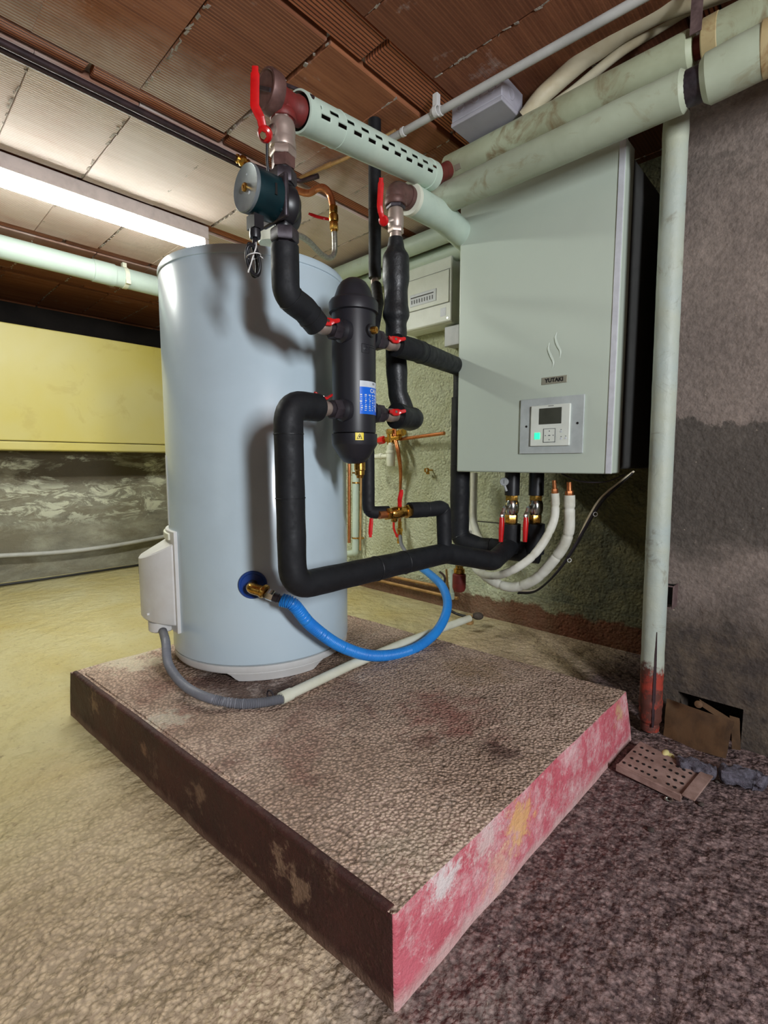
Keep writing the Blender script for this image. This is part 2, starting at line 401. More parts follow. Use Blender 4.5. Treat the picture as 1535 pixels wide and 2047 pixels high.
def mat_plinth_top():
    m, nt, b = nodes_of('plinth_screed'); pos = position(nt)
    base = mix(nt, ramp(nt, tex_noise(nt, 5, 7, 0.62, 0.5, pos), [(0.3, 0.0), (0.7, 1.0)]), srgb(200, 176, 158), srgb(164, 138, 120))
    red = ramp(nt, tex_noise(nt, 4.2, 7, 0.65, 0.8, pos), [(0.54, 0.0), (0.70, 1.0)])
    base = mix(nt, math_(nt, 'MULTIPLY', red, 0.6), base, srgb(122, 62, 56))
    st = ramp(nt, tex_noise(nt, 3.0, 7, 0.7, 0.4, pos), [(0.62, 0.0), (0.72, 1.0)])
    base = mix(nt, math_(nt, 'MULTIPLY', st, 0.5), base, srgb(74, 48, 42))
    wh = ramp(nt, tex_noise(nt, 17, 9, 0.78, 0.2, pos), [(0.60, 0.0), (0.66, 1.0)])
    base = mix(nt, math_(nt, 'MULTIPLY', wh, 0.6), base, srgb(206, 196, 184))
    gr = ramp(nt, pebble(nt, pos, 150), [(0.35, 0.0), (0.75, 1.0)])
    base = mix(nt, 0.36, base, gr, 'OVERLAY')
    pits = ramp(nt, tex_noise(nt, 70, 5, 0.65, 0.0, pos), [(0.32, 1.0), (0.44, 0.0)])
    base = mix(nt, math_(nt, 'MULTIPLY', pits, 0.45), base, srgb(92, 66, 56))
    for px_, py_, r_, k_, c_ in ((1003, 1502, 0.055, 0.75, srgb(70, 40, 36)), (880, 1425, 0.13, 0.55, srgb(140, 72, 66)), (850, 1480, 0.05, 0.5, srgb(96, 60, 52)), (1105, 1430, 0.025, 0.6, srgb(80, 64, 46)), (950, 1340, 0.12, 0.4, srgb(150, 120, 74)), (830, 1700, 0.09, 0.25, srgb(190, 184, 160))):
        q = at(px_, py_, Z=0.134)
        base = mix(nt, math_(nt, 'MULTIPLY', spot(nt, pos, q, r_, 1.0, 0.8, 16), k_), base, c_)
    q = at(505, 1360, Z=0.134); base = mix(nt, math_(nt, 'MULTIPLY', spot(nt, pos, q, 0.16, 0.3, 0.4, 5), 0.75), base, mix(nt, ramp(nt, tex_noise(nt, 14, 8, 0.75, 0.2, pos), [(0.5, 0.0), (0.62, 1.0)]), srgb(70, 50, 48), srgb(168, 156, 150)))
    q = at(250, 1310, Z=0.134); base = mix(nt, math_(nt, 'MULTIPLY', spot(nt, pos, q, 0.09, 0.6, 0.9, 16, 0.16), 0.7), base, srgb(214, 204, 180))
    q = at(330, 1440, Z=0.134); base = mix(nt, math_(nt, 'MULTIPLY', spot(nt, pos, q, 0.05, 0.6, 1.2, 24), 0.6), base, srgb(204, 196, 178))
    nt.links.new(base, b.inputs['Base Color']); b.inputs['Roughness'].default_value = 0.8; b.inputs['Specular IOR Level'].default_value = 0.35
    n1 = bump(nt, b, math_(nt, 'ADD', math_(nt, 'MULTIPLY', pebble(nt, pos, 150), 0.7), math_(nt, 'MULTIPLY', tex_noise(nt, 75, 3, 0.55, 0.0, pos), 1.3)), 0.9, 0.0065)
    bump(nt, b, tex_noise(nt, 20, 5, 0.6, 0.1, pos), 0.6, 0.014, n1)
    return m
def mat_plinth_side(name, c1, c2, worn, amt, spots=()):
    m, nt, b = nodes_of(name); pos = position(nt); s = sep(nt, pos)
    base = mix(nt, ramp(nt, tex_noise(nt, 9, 7, 0.65, 0.1, pos), [(0.3, 0.0), (0.7, 1.0)]), c1, c2)
    w_ = ramp(nt, tex_noise(nt, 15, 10, 0.82, 0.1, pos), [(0.60-amt*0.15, 0.0), (0.70-amt*0.08, 1.0)])
    base = mix(nt, math_(nt, 'MULTIPLY', w_, 0.75), base, worn)
    sp_ = ramp(nt, tex_noise(nt, 70, 5, 0.7, 0.1, pos), [(0.60, 0.0), (0.66, 1.0)])
    base = mix(nt, math_(nt, 'MULTIPLY', sp_, 0.5 if amt > 0.6 else 0.12), base, worn)
    for q, r_, k_, c_ in spots: base = mix(nt, math_(nt, 'MULTIPLY', spot(nt, pos, q, r_*1.15, 0.8, 1.3, 30), k_), base, c_)
    dirt = smoothstep(nt, math_(nt, 'ADD', s[2], math_(nt, 'MULTIPLY', tex_noise(nt, 16, 5, 0.6, 0, pos), 0.05)), 0.05, 0.028)
    base = mix(nt, math_(nt, 'MULTIPLY', dirt, 0.7), base, srgb(128, 100, 84) if amt < 0.6 else srgb(200, 176, 170))
    nt.links.new(base, b.inputs['Base Color']); b.inputs['Roughness'].default_value = 0.62
    n1 = bump(nt, b, tex_noise(nt, 20, 7, 0.65, 0.1, pos), 0.6, 0.014)
    bump(nt, b, tex_noise(nt, 130, 4, 0.65, 0, pos), 0.6, 0.005, n1)
    return m
def mat_stucco():
    m, nt, b = nodes_of('spatterdash_render'); pos = position(nt); s = sep(nt, pos)
    base = mix(nt, ramp(nt, tex_noise(nt, 4, 7, 0.65, 0.5, pos), [(0.32, 0.0), (0.68, 1.0)]), srgb(214, 220, 192), srgb(184, 188, 152))
    d = ramp(nt, tex_noise(nt, 6, 9, 0.72, 0.9, pos), [(0.54, 0.0), (0.66, 1.0)])
    base = mix(nt, math_(nt, 'MULTIPLY', d, 0.5), base, srgb(98, 94, 66))
    # darker olive towards the pier end of the wall, red paint band low down
    y2 = math_(nt, 'ADD', s[1], math_(nt, 'MULTIPLY', tex_noise(nt, 3.5, 6, 0.65, 0, pos), 0.35))
    dark_end = smoothstep(nt, y2, 1.32, 0.92)
    base = mix(nt, math_(nt, 'MULTIPLY', dark_end, 0.85), base, mix(nt, ramp(nt, tex_noise(nt, 8, 8, 0.7, 0.6, pos), [(0.42, 0.0), (0.62, 1.0)]), srgb(52, 48, 34), srgb(112, 104, 70)))
    z2 = math_(nt, 'ADD', s[2], math_(nt, 'MULTIPLY', tex_noise(nt, 10, 7, 0.7, 0.4, pos), 0.12))
    redm = smoothstep(nt, z2, 0.165, 0.145)
    base = mix(nt, math_(nt, 'MULTIPLY', redm, 0.85), base, mix(nt, tex_noise(nt, 20, 6, 0.7, 0, pos), srgb(128, 58, 40), srgb(92, 66, 44)))
    nt.links.new(base, b.inputs['Base Color']); b.inputs['Roughness'].default_value = 0.88; b.inputs['Specular IOR Level'].default_value = 0.25
    v = N(nt, 'ShaderNodeTexVoronoi'); v.inputs['Scale'].default_value = 85; nt.links.new(pos, v.inputs['Vector'])
    h = math_(nt, 'ADD', tex_noise(nt, 60, 7, 0.62, 0.6, pos), math_(nt, 'MULTIPLY', v.outputs['Distance'], -0.5))
    n1 = bump(nt, b, h, 0.9, 0.014)
    bump(nt, b, tex_noise(nt, 12, 5, 0.6, 0.5, pos), 0.4, 0.02, n1)
    return m
def mat_left():
    m, nt, b = nodes_of('old_concrete'); pos = position(nt); s = sep(nt, pos)
    mp = N(nt, 'ShaderNodeMapping'); mp.inputs['Scale'].default_value = (1, 1, 2.4); nt.links.new(pos, mp.inputs[0]); q = mp.outputs[0]
    base = mix(nt, ramp(nt, tex_noise(nt, 3.2, 9, 0.7, 0.4, q), [(0.32, 0.0), (0.66, 1.0)]), srgb(168, 166, 148), srgb(112, 108, 96))
    base = mix(nt, ramp(nt, tex_noise(nt, 2.4, 8, 0.7, 0.6, q), [(0.46, 0.0), (0.6, 1.0)]), base, srgb(128, 122, 104))
    wz = math_(nt, 'MULTIPLY', smoothstep(nt, s[2], 0.25, 0.42), ramp(nt, tex_noise(nt, 6.5, 9, 0.74, 1.0, q), [(0.5, 0.0), (0.57, 1.0)]))
    base = mix(nt, math_(nt, 'MULTIPLY', wz, 0.9), base, srgb(214, 216, 196))
    casing_shade = math_(nt, 'MULTIPLY', smoothstep(nt, s[2], 0.52, 0.6), ramp(nt, tex_noise(nt, 3, 7, 0.7, 0.7, q), [(0.4, 0.0), (0.5, 1.0)]))  # shadow of the yellow casing, painted dark on the wall below it
    base = mix(nt, casing_shade, base, srgb(88, 80, 66))
    nt.links.new(base, b.inputs['Base Color']); b.inputs['Roughness'].default_value = 0.85
    n1 = bump(nt, b, tex_noise(nt, 14, 9, 0.7, 0.9, pos), 0.7, 0.02)
    bump(nt, b, tex_noise(nt, 80, 6, 0.7, 0, pos), 0.4, 0.005, n1)
    return m
def mat_pier():
    m, nt, b = nodes_of('dirty_plaster'); pos = position(nt); s = sep(nt, pos)
    base = mix(nt, ramp(nt, tex_noise(nt, 5, 7, 0.65, 0.4, pos), [(0.32, 0.0), (0.68, 1.0)]), srgb(134, 121, 112), srgb(110, 99, 92))
    z2 = math_(nt, 'ADD', s[2], math_(nt, 'MULTIPLY', tex_noise(nt, 4.5, 9, 0.68, 0.2, pos), 0.42))
    damp = math_(nt, 'MULTIPLY', smoothstep(nt, z2, 1.0, 0.985), smoothstep(nt, z2, 0.66, 0.76))
    base = mix(nt, math_(nt, 'MULTIPLY', damp, 0.75), base, srgb(60, 56, 50))
    low = smoothstep(nt, z2, 0.62, 0.44)
    base = mix(nt, math_(nt, 'MULTIPLY', low, 0.85), base, mix(nt, ramp(nt, tex_noise(nt, 16, 7, 0.7, 0, pos), [(0.4, 0.0), (0.65, 1.0)]), srgb(46, 40, 36), srgb(84, 72, 58)))
    base = mix(nt, 0.15, base, ramp(nt, tex_noise(nt, 85, 4, 0.6, 0.1, pos), [(0.38, 0.0), (0.62, 1.0)]), 'OVERLAY')
    blot = ramp(nt, tex_noise(nt, 3.4, 8, 0.7, 0.8, pos), [(0.56, 0.0), (0.62, 1.0)])
    base = mix(nt, math_(nt, 'MULTIPLY', blot, 0.35), base, srgb(70, 64, 58))
    sp = ramp(nt, tex_noise(nt, 75, 4, 0.6, 0.4, pos), [(0.70, 0.0), (0.74, 1.0)])
    base = mix(nt, math_(nt, 'MULTIPLY', sp, 0.6), base, srgb(186, 170, 150))
    nt.links.new(base, b.inputs['Base Color']); b.inputs['Roughness'].default_value = 0.78; b.inputs['Specular IOR Level'].default_value = 0.4
    n1 = bump(nt, b, tex_noise(nt, 90, 3, 0.55, 0.1, pos), 0.6, 0.006)
    bump(nt, b, tex_noise(nt, 8, 4, 0.6, 0.3, pos), 0.4, 0.02, n1)
    return m
def mat_tiles(strip=False):
    m, nt, b = nodes_of('clay_strip' if strip else 'clay_block'); pos = position(nt); s = sep(nt, pos)
    at_ = N(nt, 'ShaderNodeAttribute', attribute_name='tint'); t = sep(nt, at_.outputs['Vector'])
    mp = N(nt, 'ShaderNodeMapping'); mp.inputs['Scale'].default_value = (1.2, 22, 1); nt.links.new(pos, mp.inputs[0])
    streak = tex_noise(nt, 2.0, 5, 0.6, 0.2, mp.outputs[0])
    ribs = math_(nt, 'SINE', math_(nt, 'MULTIPLY', s[1], 2*PI/0.0098))
    ribs01 = math_(nt, 'ADD', math_(nt, 'MULTIPLY', ribs, 0.5), 0.5)
    groove = smoothstep(nt, ribs01, 0.42, 0.12)
    wear = ramp(nt, tex_noise(nt, 5, 6, 0.65, 0.4, pos), [(0.3, 0.25), (0.6, 1.0)])
    if strip:
        base = mix(nt, ramp(nt, streak, [(0.3, 0.0), (0.7, 1.0)]), srgb(206, 130, 90), srgb(172, 100, 70))
        base = mix(nt, t[0], base, srgb(112, 66, 50))
        base = mix(nt, math_(nt, 'MULTIPLY', groove, 0.85), base, srgb(54, 28, 22))
    else:
        base = mix(nt, ramp(nt, streak, [(0.3, 0.0), (0.7, 1.0)]), srgb(172, 112, 78), srgb(124, 74, 50))
        base = mix(nt, t[0], base, srgb(92, 54, 40))
        # limewash haze with the lamp's light painted in; it starts part way across the second row of blocks and thins out again beyond the lamp
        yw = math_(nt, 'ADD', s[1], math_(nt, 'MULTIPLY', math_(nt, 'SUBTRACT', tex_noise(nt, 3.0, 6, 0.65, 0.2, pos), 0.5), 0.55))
        lamp_wash = math_(nt, 'MULTIPLY', smoothstep(nt, yw, 1.22, 1.58), smoothstep(nt, yw, 3.05, 2.35))
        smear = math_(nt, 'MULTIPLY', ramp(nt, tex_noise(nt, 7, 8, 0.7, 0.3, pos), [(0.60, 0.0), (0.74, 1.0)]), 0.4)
        lime_light = math_(nt, 'MAXIMUM', math_(nt, 'MULTIPLY', lamp_wash, math_(nt, 'ADD', math_(nt, 'MULTIPLY', t[1], 0.35), 0.62)), smear)
        base = mix(nt, lime_light, base, mix(nt, streak, srgb(236, 232, 230), srgb(226, 214, 204)))
        base = mix(nt, math_(nt, 'MULTIPLY', math_(nt, 'MULTIPLY', groove, wear), math_(nt, 'MULTIPLY', t[2], 0.9)), base, srgb(164, 104, 72))
    nt.links.new(base, b.inputs['Base Color']); b.inputs['Roughness'].default_value = 0.75; b.inputs['Specular IOR Level'].default_value = 0.3
    h = math_(nt, 'MULTIPLY', groove, math_(nt, 'MULTIPLY', t[2], -1.0))
    n1 = bump(nt, b, h, 0.7 if strip else 0.45, 0.003 if strip else 0.0012)
    bump(nt, b, tex_noise(nt, 30, 6, 0.65, 0.4, pos), 0.3, 0.005, n1)
    return m
M_['floor'] = mat_floor(); M_['plinth_top'] = mat_plinth_top()
M_['plinth_left'] = mat_plinth_side('oxblood_paint_shaded', srgb(76, 32, 26), srgb(44, 18, 16), srgb(132, 104, 84), 0.25, [  # dark oxblood version of the red paint, with this side's shade put in
    (at(555, 1735, Z=0.08), 0.03, 0.7, srgb(160, 130, 106)), (at(595, 1790, Z=0.06), 0.022, 0.6, srgb(160, 130, 106)), (at(400, 1590, Z=0.08), 0.022, 0.6, srgb(140, 110, 88)), (at(200, 1400, Z=0.10), 0.03, 0.6, srgb(150, 120, 92)), (at(285, 1500, Z=0.08), 0.016, 0.6, srgb(150, 112, 84))])
M_['plinth_right'] = mat_plinth_side('red_floor_paint_lit', srgb(206, 112, 124), srgb(184, 78, 90), srgb(224, 200, 198), 0.98, [  # same red paint made paler and pinker, the light on it put in
    (at(1042, 1640, Z=0.09), 0.045, 0.85, srgb(222, 176, 116)), (at(880, 1745, Z=0.12), 0.035, 0.8, srgb(222, 220, 216)), (at(960, 1650, Z=0.125), 0.05, 0.6, srgb(220, 214, 206)),
    (at(1225, 1420, Z=0.10), 0.03, 0.7, srgb(204, 178, 130)), (at(1010, 1760, Z=0.03), 0.05, 0.5, srgb(226, 196, 170))])
M_['stucco'] = mat_stucco(); M_['old_concrete'] = mat_left(); M_['pier'] = mat_pier()
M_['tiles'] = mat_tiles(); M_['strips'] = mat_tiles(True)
M_['mortar'] = simple('mortar', srgb(88, 78, 70), 0.9, c2=srgb(52, 44, 40), ns=40, amount=1.0, bs=0.9, bscale=60, bd=0.01)
M_['far_wall'] = simple('cellar_wall', srgb(84, 80, 74), 0.85, c2=srgb(62, 58, 54), ns=4)
M_['dark_wall'] = simple('dark_wall', srgb(52, 46, 42), 0.9, c2=srgb(32, 28, 26), ns=6, amount=1.0)

# ------------------------------------------------------------ structure
XB, YL, XP = 1.93, 3.57, 1.44          # back wall, left wall, pier face
def grid(mb, o, u, v, nu, nv, disp):
    o, u, v = V(o), V(u), V(v); vs = []
    nrm = u.cross(v).normalized()
    for j in range(nv+1):
        for i in range(nu+1):
            p = o + u*(i/nu) + v*(j/nv)
            vs.append(p + nrm*disp(p))
    mb.add(vs, [(j*(nu+1)+i, j*(nu+1)+i+1, (j+1)*(nu+1)+i+1, (j+1)*(nu+1)+i) for j in range(nv) for i in range(nu)])

fl = MB()
grid(fl, (-2.4, -2.2, 0), (4.4, 0, 0), (0, 6.3, 0), 130, 180, lambda p: (noise.noise(p*5)*0.5 + noise.noise(p*17)*0.3)*0.003 - 0.0005)
o = fl.build('floor', M_['floor'], origin=(0, 0, 0), fix=False); o['kind'] = 'structure'

bw = MB()
bw.box((XB, 0.2, -0.05), (XB+0.12, 4.1, CEIL+0.02))
bw.box((XB-0.018, 0.2, -0.05), (XB, 4.1, 0.135))          # low painted ledge at the foot of the wall
o = bw.build('wall_back', M_['stucco'], bevel=0.004); o['kind'] = 'structure'

lw = MB(); lw.box((-2.4, YL, -0.05), (XB, YL+0.14, 0.90))
o = lw.build('wall_left', M_['old_concrete']); o['kind'] = 'structure'
lw = MB(); lw.box((-2.4, 4.02, 0.86), (XB, 4.14, CEIL+0.02)); lw.box((-2.4, YL+0.10, 0.86), (XB, 4.04, 0.90))
o = lw.build('wall_left_upper', M_['dark_wall']); o['kind'] = 'structure'

# pier with the soot hole
ha = at(1338, 1380, X=XP); hb = at(1482, 1470, X=XP)
hy0, hy1, hz0, hz1 = hb.y, ha.y-0.02, 0.0, ha.z+0.004
pw = MB()
pw.box((XP, hy1, -0.02), (XB+0.1, 0.345, CEIL+0.02)); pw.box((XP, -2.2, -0.02), (XB+0.1, hy0, CEIL+0.02)); pw.box((XP, hy0, hz1), (XB+0.1, hy1, CEIL+0.02))
pw.box((XP+0.16, hy0, -0.02), (XB+0.1, hy1, hz1))
o = pw.build('wall_right', M_['pier'], smooth=False); o['kind'] = 'structure'

nw = MB(); nw.box((-2.4, -2.3, -0.05), (XP, -2.2, CEIL)); o = nw.build('wall_front', M_['far_wall']); o['kind'] = 'structure'
nw = MB(); nw.box((-2.5, -2.2, -0.05), (-2.4, 4.1, CEIL)); o = nw.build('wall_rear', M_['far_wall']); o['kind'] = 'structure'

# ceiling of hollow clay blocks between narrow clay-faced joists, running along X
ce = MB(); tint = []
def slab(x0, x1, y0, y1, z, t, th=0.03, wob=0.0016):
    dz = random.uniform(-wob, wob); c = 0.0025
    j = [random.uniform(-0.0012, 0.0012) for _ in range(8)]
    a = [(x0+j[0], y0+j[1], z+dz), (x1+j[2], y0+j[3], z+dz+j[0]*0.5), (x1+j[4], y1+j[5], z+dz+j[1]*0.5), (x0+j[6], y1+j[7], z+dz)]
    a = [V(p) for p in a]; cc = sum(a, V())/4
    inner = [p + (cc-p).normalized()*c*1.4 for p in a]; mid = [V((p.x, p.y, p.z+c)) for p in a]; top = [V((p.x, p.y, z+th)) for p in a]
    ce.add(inner + mid + top, [(3,2,1,0)] + [(i, (i+1)%4, 4+(i+1)%4, 4+i) for i in range(4)] + [(4+i, 4+(i+1)%4, 8+(i+1)%4, 8+i) for i in range(4)])
    tint.extend([t]*9)
XT0 = 0.36 - 0.254*11
for k in range(-6, 6):
    y0 = 0.90 + 0.61*k
    sw = 0.105 if k == 0 else 0.060
    # joist strip
    ce.cur = 1; x = -2.4 + random.uniform(0, 0.3)
    while x < XP+0.6:
        L = 0.39; slab(x+0.006, x+L-0.008, y0+0.004, y0+sw-0.010, CEIL+0.006, (random.uniform(0, 0.7), 0, 1), 0.02); x += L
    ce.cur = 0
    yb0, yb1 = y0+sw+0.004, y0+0.61-0.004
    lime_light = {-1: 0.12, 0: 0.40, 1: 0.92, 2: 0.5, 3: 0.12, 4: 0.0}.get(k, 0.0)
    for i in range(19):
        xa = XT0 + 0.254*i + (0.012 if k % 2 else 0) + random.uniform(-0.006, 0.006)
        if xa > XB: continue
        t0 = random.uniform(0, 0.55) + (0.35 if k <= -1 else 0) + (0.15 if k >= 3 else 0)
        slab(xa+0.0008, xa+0.2532, yb0, yb1, CEIL, (min(1, t0), random.uniform(0, 1), random.uniform(0.1, 0.3) if k <= -1 else random.uniform(0.55, 1.0)))
ce.cur = 2
rj = random.Random(5)
for k in range(-1, 5):
    y0 = 0.90 + 0.61*k + 0.11
    for i in range(7, 19):
        xa = XT0 + 0.254*i + (0.012 if k % 2 else 0)
        if xa > 1.9 or xa < -0.6: continue
        y = y0
        while y < y0+0.48:
            L = rj.uniform(0.004, 0.022)
            if rj.random() < 0.5:
                w1 = rj.uniform(0.001, 0.0042); x1_ = xa + rj.uniform(-0.003, 0.003)
                ce.obox((x1_, y+L/2, CEIL+0.0006), (w1, rj.uniform(-0.002, 0.002), 0), (rj.uniform(-0.002, 0.002), L/2, 0), (0, 0, rj.uniform(0.001, 0.002))); tint.extend([(0, 0, 0)]*6)
            y += L
ce.box((-2.45, -2.3, CEIL+0.022), (XB+0.15, 4.2, CEIL+0.08)); tint.extend([(0, 0, 0)]*6)
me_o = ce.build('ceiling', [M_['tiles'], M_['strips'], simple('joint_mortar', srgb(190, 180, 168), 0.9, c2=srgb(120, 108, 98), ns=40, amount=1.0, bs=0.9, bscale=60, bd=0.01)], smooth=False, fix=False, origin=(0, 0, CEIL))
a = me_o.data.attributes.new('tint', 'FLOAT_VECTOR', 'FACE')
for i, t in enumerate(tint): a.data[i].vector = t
me_o['kind'] = 'structure'

# ------------------------------------------------------------ concrete plinth
PZ = 0.134
pA, pB, pC = at(140, 1343, Z=PZ), at(786, 1832, Z=PZ), at(1252, 1382, Z=PZ)
fA, fB, fC = at(140, 1428, Z=0), at(792, 2026, Z=0), at(1264, 1478, Z=0)
pD = pA + pC - pB; fD = pD + (fA-pA)*0.5; fD.z = 0
print('plinth', pA, pB, pC, 'feet', fA, fB, fC)
pl = MB()
def wob(p): return (noise.noise(V(p)*9)*0.6 + noise.noise(V(p)*30)*0.3)*0.0035
def face(a, b, c, d, nu, nv, k):
    """a-b bottom edge, d-c top edge"""
    pl.cur = k; vs = []
    for j in range(nv+1):
        for i in range(nu+1):
            u, v = i/nu, j/nv
            p = (V(a)*(1-u)+V(b)*u)*(1-v) + (V(d)*(1-u)+V(c)*u)*v
            n3 = V((noise.noise(p*11), noise.noise(p*11+V((7, 3, 1))), noise.noise(p*11+V((2, 9, 5)))))
            vs.append(p + n3*0.0022)
    pl.add(vs, [(j*(nu+1)+i, j*(nu+1)+i+1, (j+1)*(nu+1)+i+1, (j+1)*(nu+1)+i) for j in range(nv) for i in range(nu)])
for q in (fA, fB, fC, fD): q.z = -0.02
face(fA, fB, pB, pA, 90, 10, 1); face(fB, fC, pC, pB, 70, 10, 2); face(fC, fD, pD, pC, 60, 6, 1); face(fD, fA, pA, pD, 60, 6, 2)
face(pA, pB, pC, pD, 100, 100, 0)
po = pl.build('concrete_plinth', [M_['plinth_top'], M_['plinth_left'], M_['plinth_right']], origin=(pA+pC)/2 - V((0, 0, PZ)), fix=False)
bm = bmesh.new(); bm.from_mesh(po.data); bmesh.ops.remove_doubles(bm, verts=bm.verts, dist=0.0008); bmesh.ops.recalc_face_normals(bm, faces=bm.faces); bm.to_mesh(po.data); bm.free()
po.data.polygons.foreach_set('use_smooth', [True]*len(po.data.polygons))
bv = po.modifiers.new('bevel', 'BEVEL'); bv.width = 0.007; bv.segments = 3; bv.limit_method = 'ANGLE'; bv.angle_limit = R_(50)
tag(po, 'low concrete plinth with worn red painted sides under the white water heater', 'plinth')
# raised formwork bead along its left edge
e = (pB-pA).normalized(); n_ = V((e.y, -e.x, 0)); n_ = n_ if n_.dot(pC-pB) > 0 else -n_
bd = MB(); bd.tube([pA + e*L + n_*0.006 + V((0, 0, -0.002 + 0.0015*noise.noise(V((L*9, 0, 0))))) for L in [0.02 + i*0.02 for i in range(int((pB-pA).length/0.02))]], 0.008, 10)
bd.build('edge_bead', M_['plinth_left'], po)
lp = MB(); q0 = pA + e*0.05 + n_*0.035; L = (pB-pA).length*0.62
lp.obox(q0 + e*L/2 + n_*0.002 + V((0, 0, 0.001)), e*L/2, n_*0.017, V((0, 0, 0.003)))
lp.build('screed_strip', M_['plinth_top'], po, bevel=0.002)

# ------------------------------------------------------------ fluorescent lamp on the ceiling
lt = thing('fluorescent_lamp', 'long glowing white tube lamp under the clay ceiling at the left', 'lamp', (0.4, 2.1, CEIL))
mb = MB(); mb.box((0.02, 2.120, 1.676), (1.125, 2.240, CEIL-0.001)); mb.build('housing', M_['lamp_body'], lt, bevel=0.005)
for x in (0.015, 1.105):
    mb = MB(); mb.box((x, 2.121, 1.648), (x+0.020, 2.239, 1.6755)); mb.build('end_cap', M_['lamp_body'], lt, bevel=0.004)
mb = MB(); mb.rings([[V((x, 2.180+0.052*math.cos(t), 1.6755-0.030*max(0, math.sin(t)))) for t in [PI*k/14 for k in range(15)]] for x in (0.035, 1.105)]); mb.build('lamp_tube', M_['lamp_tube'], lt)

# ------------------------------------------------------------ hot water tank
TX, TY, TR = 0.816, 1.279, 0.256
TB, TT = 0.180, 1.218
tk = thing('water_heater', 'tall white cylindrical hot water tank standing on the concrete plinth', 'water heater', (TX, TY, PZ))
def tank_pt(px, py, R=TR):
    r = ray(px, py); o2 = V((-TX, -TY, 0)); d = V((r.x, r.y, 0)); a_ = d.dot(d); b_ = 2*d.dot(o2); c_ = o2.dot(o2)-R*R
    t = (-b_ - math.sqrt(max(0, b_*b_-4*a_*c_)))/(2*a_)
    return CO + r*t
mb = MB(); mb.lathe([(TR-0.004, TB), (TR, TB+0.004), (TR, TT-0.030), (TR-0.001, TT-0.028), (TR-0.001, TT-0.024)], (TX, TY, 0), n=128, cap=True)
mb.build('tank_shell', M_['white_enamel'], tk)
mb = MB(); mb.lathe([(TR-0.002, TT-0.026), (TR+0.0015, TT-0.024), (TR+0.0015, TT-0.012), (TR-0.004, TT-0.003), (TR-0.014, TT), (0.10, TT+0.004), (0, TT+0.005)], (TX, TY, 0), n=128)
mb.build('tank_lid', M_['white_enamel'], tk)
# base skirt with three broad feet
mb = MB(); mb.lathe([(TR-0.020, TB-0.022), (TR-0.006, TB-0.022), (TR-0.002, TB-0.016), (TR-0.002, TB-0.002), (TR-0.02, TB)], (TX, TY, 0), n=96)
mb.build('base_ring', M_['white_plastic'], tk)
def az(px, py):
    p = tank_pt(px, py); return math.atan2(p.y-TY, p.x-TX)
fa0, fa1 = az(462, 1330), az(640, 1325)
span = (fa1-fa0) % (2*PI)
if span > PI: span = 2*PI - span
mid = fa0 + span/2 if ((fa1-fa0) % (2*PI)) < PI else fa1 + span/2
for k in range(3):
    c0 = mid + k*2*PI/3; mb = MB(); n = 28; rs = []
    zt = TB-0.020
    for i in range(n+1):
        u = i/n; th = c0 - span/2*1.12 + span*1.12*u
        e_ = min(u, 1-u)/0.11; zl = zt - 0.002 - (zt-0.002-PZ-0.001)*min(1, e_*e_*(3-2*min(1, e_)) if e_ < 1 else 1)
        ro, ri = TR-0.004-0.010*min(1, (zt-zl)/0.026), TR-0.045
        cs, sn = math.cos(th), math.sin(th)
        rs.append([V((TX+ro*cs, TY+ro*sn, zl)), V((TX+(TR-0.003)*cs, TY+(TR-0.003)*sn, zt)), V((TX+ri*cs, TY+ri*sn, zt)), V((TX+ri*cs, TY+ri*sn, zl))])
    mb.rings(rs); mb.build('foot', M_['white_plastic'], tk, bevel=0.0015)
# control cover on the tank's left flank
p0 = tank_pt(358, 1165); a_near = math.atan2(p0.y-TY, p0.x-TX)
ldir = math.atan2(-right.y, -right.x)          # straight left of the camera
HW = R_(30)
ac = a_near - HW if False else (a_near + HW)
# turn the right way round the tank: away from the camera
if abs(((a_near-HW) - ldir + PI) % (2*PI) - PI) < abs(((a_near+HW) - ldir + PI) % (2*PI) - PI): ac = a_near - HW
mb = MB(); n = 30; rs = []
for i in range(n+1):
    u = -1 + 2*i/n; th = ac + HW*u*0.93
    bul = 0.012 + 0.070*(1-abs(u)**2.4)
    ro = TR + bul; cs, sn = math.cos(th), math.sin(th)
    zt_i, zb_i = 0.497, 0.262
    zt_o = 0.497 - 0.62*bul - 0.004; zb_o = 0.262 + 0.12*bul
    def q(r, z): return V((TX+r*cs, TY+r*sn, z))
    rs.append([q(TR-0.01, zb_i), q(ro-0.004, zb_o), q(ro, zb_o+0.006), q(ro, zt_o-0.006), q(ro-0.004, zt_o), q(TR-0.01, zt_i)])
mb.rings(rs); cv = mb.build('control_cover', M_['white_plastic'], tk, ang=30, bevel=0.002)
mb = MB(); rs = []
for i in range(n+1):
    th = ac + HW*(-1 + 2*i/n); cs, sn = math.cos(th), math.sin(th)
    def q(r, z): return V((TX+r*cs, TY+r*sn, z))
    rs.append([q(TR-0.004, 0.243), q(TR+0.009, 0.243), q(TR+0.009, 0.519), q(TR-0.004, 0.519)])
mb.rings(rs); mb.build('cover_flange', M_['white_plastic'], tk, bevel=0.002)
mb = MB(); rs = []
for i in range(17):
    th = ac + HW*(-0.80 + 1.6*i/16); cs, sn = math.cos(th), math.sin(th)
    rs.append([q(TR+0.006, 0.497), q(TR+0.013, 0.497), q(TR+0.013, 0.513), q(TR+0.006, 0.513)])
    rs[-1] = [V((TX+r*cs, TY+r*sn, z)) for r, z in ((TR+0.006, 0.494), (TR+0.014, 0.494), (TR+0.014, 0.512), (TR+0.006, 0.512))]
mb.rings(rs); mb.build('cover_lip', M_['cream_plastic'], tk, bevel=0.002)
sgn = 1 if ac > a_near else -1
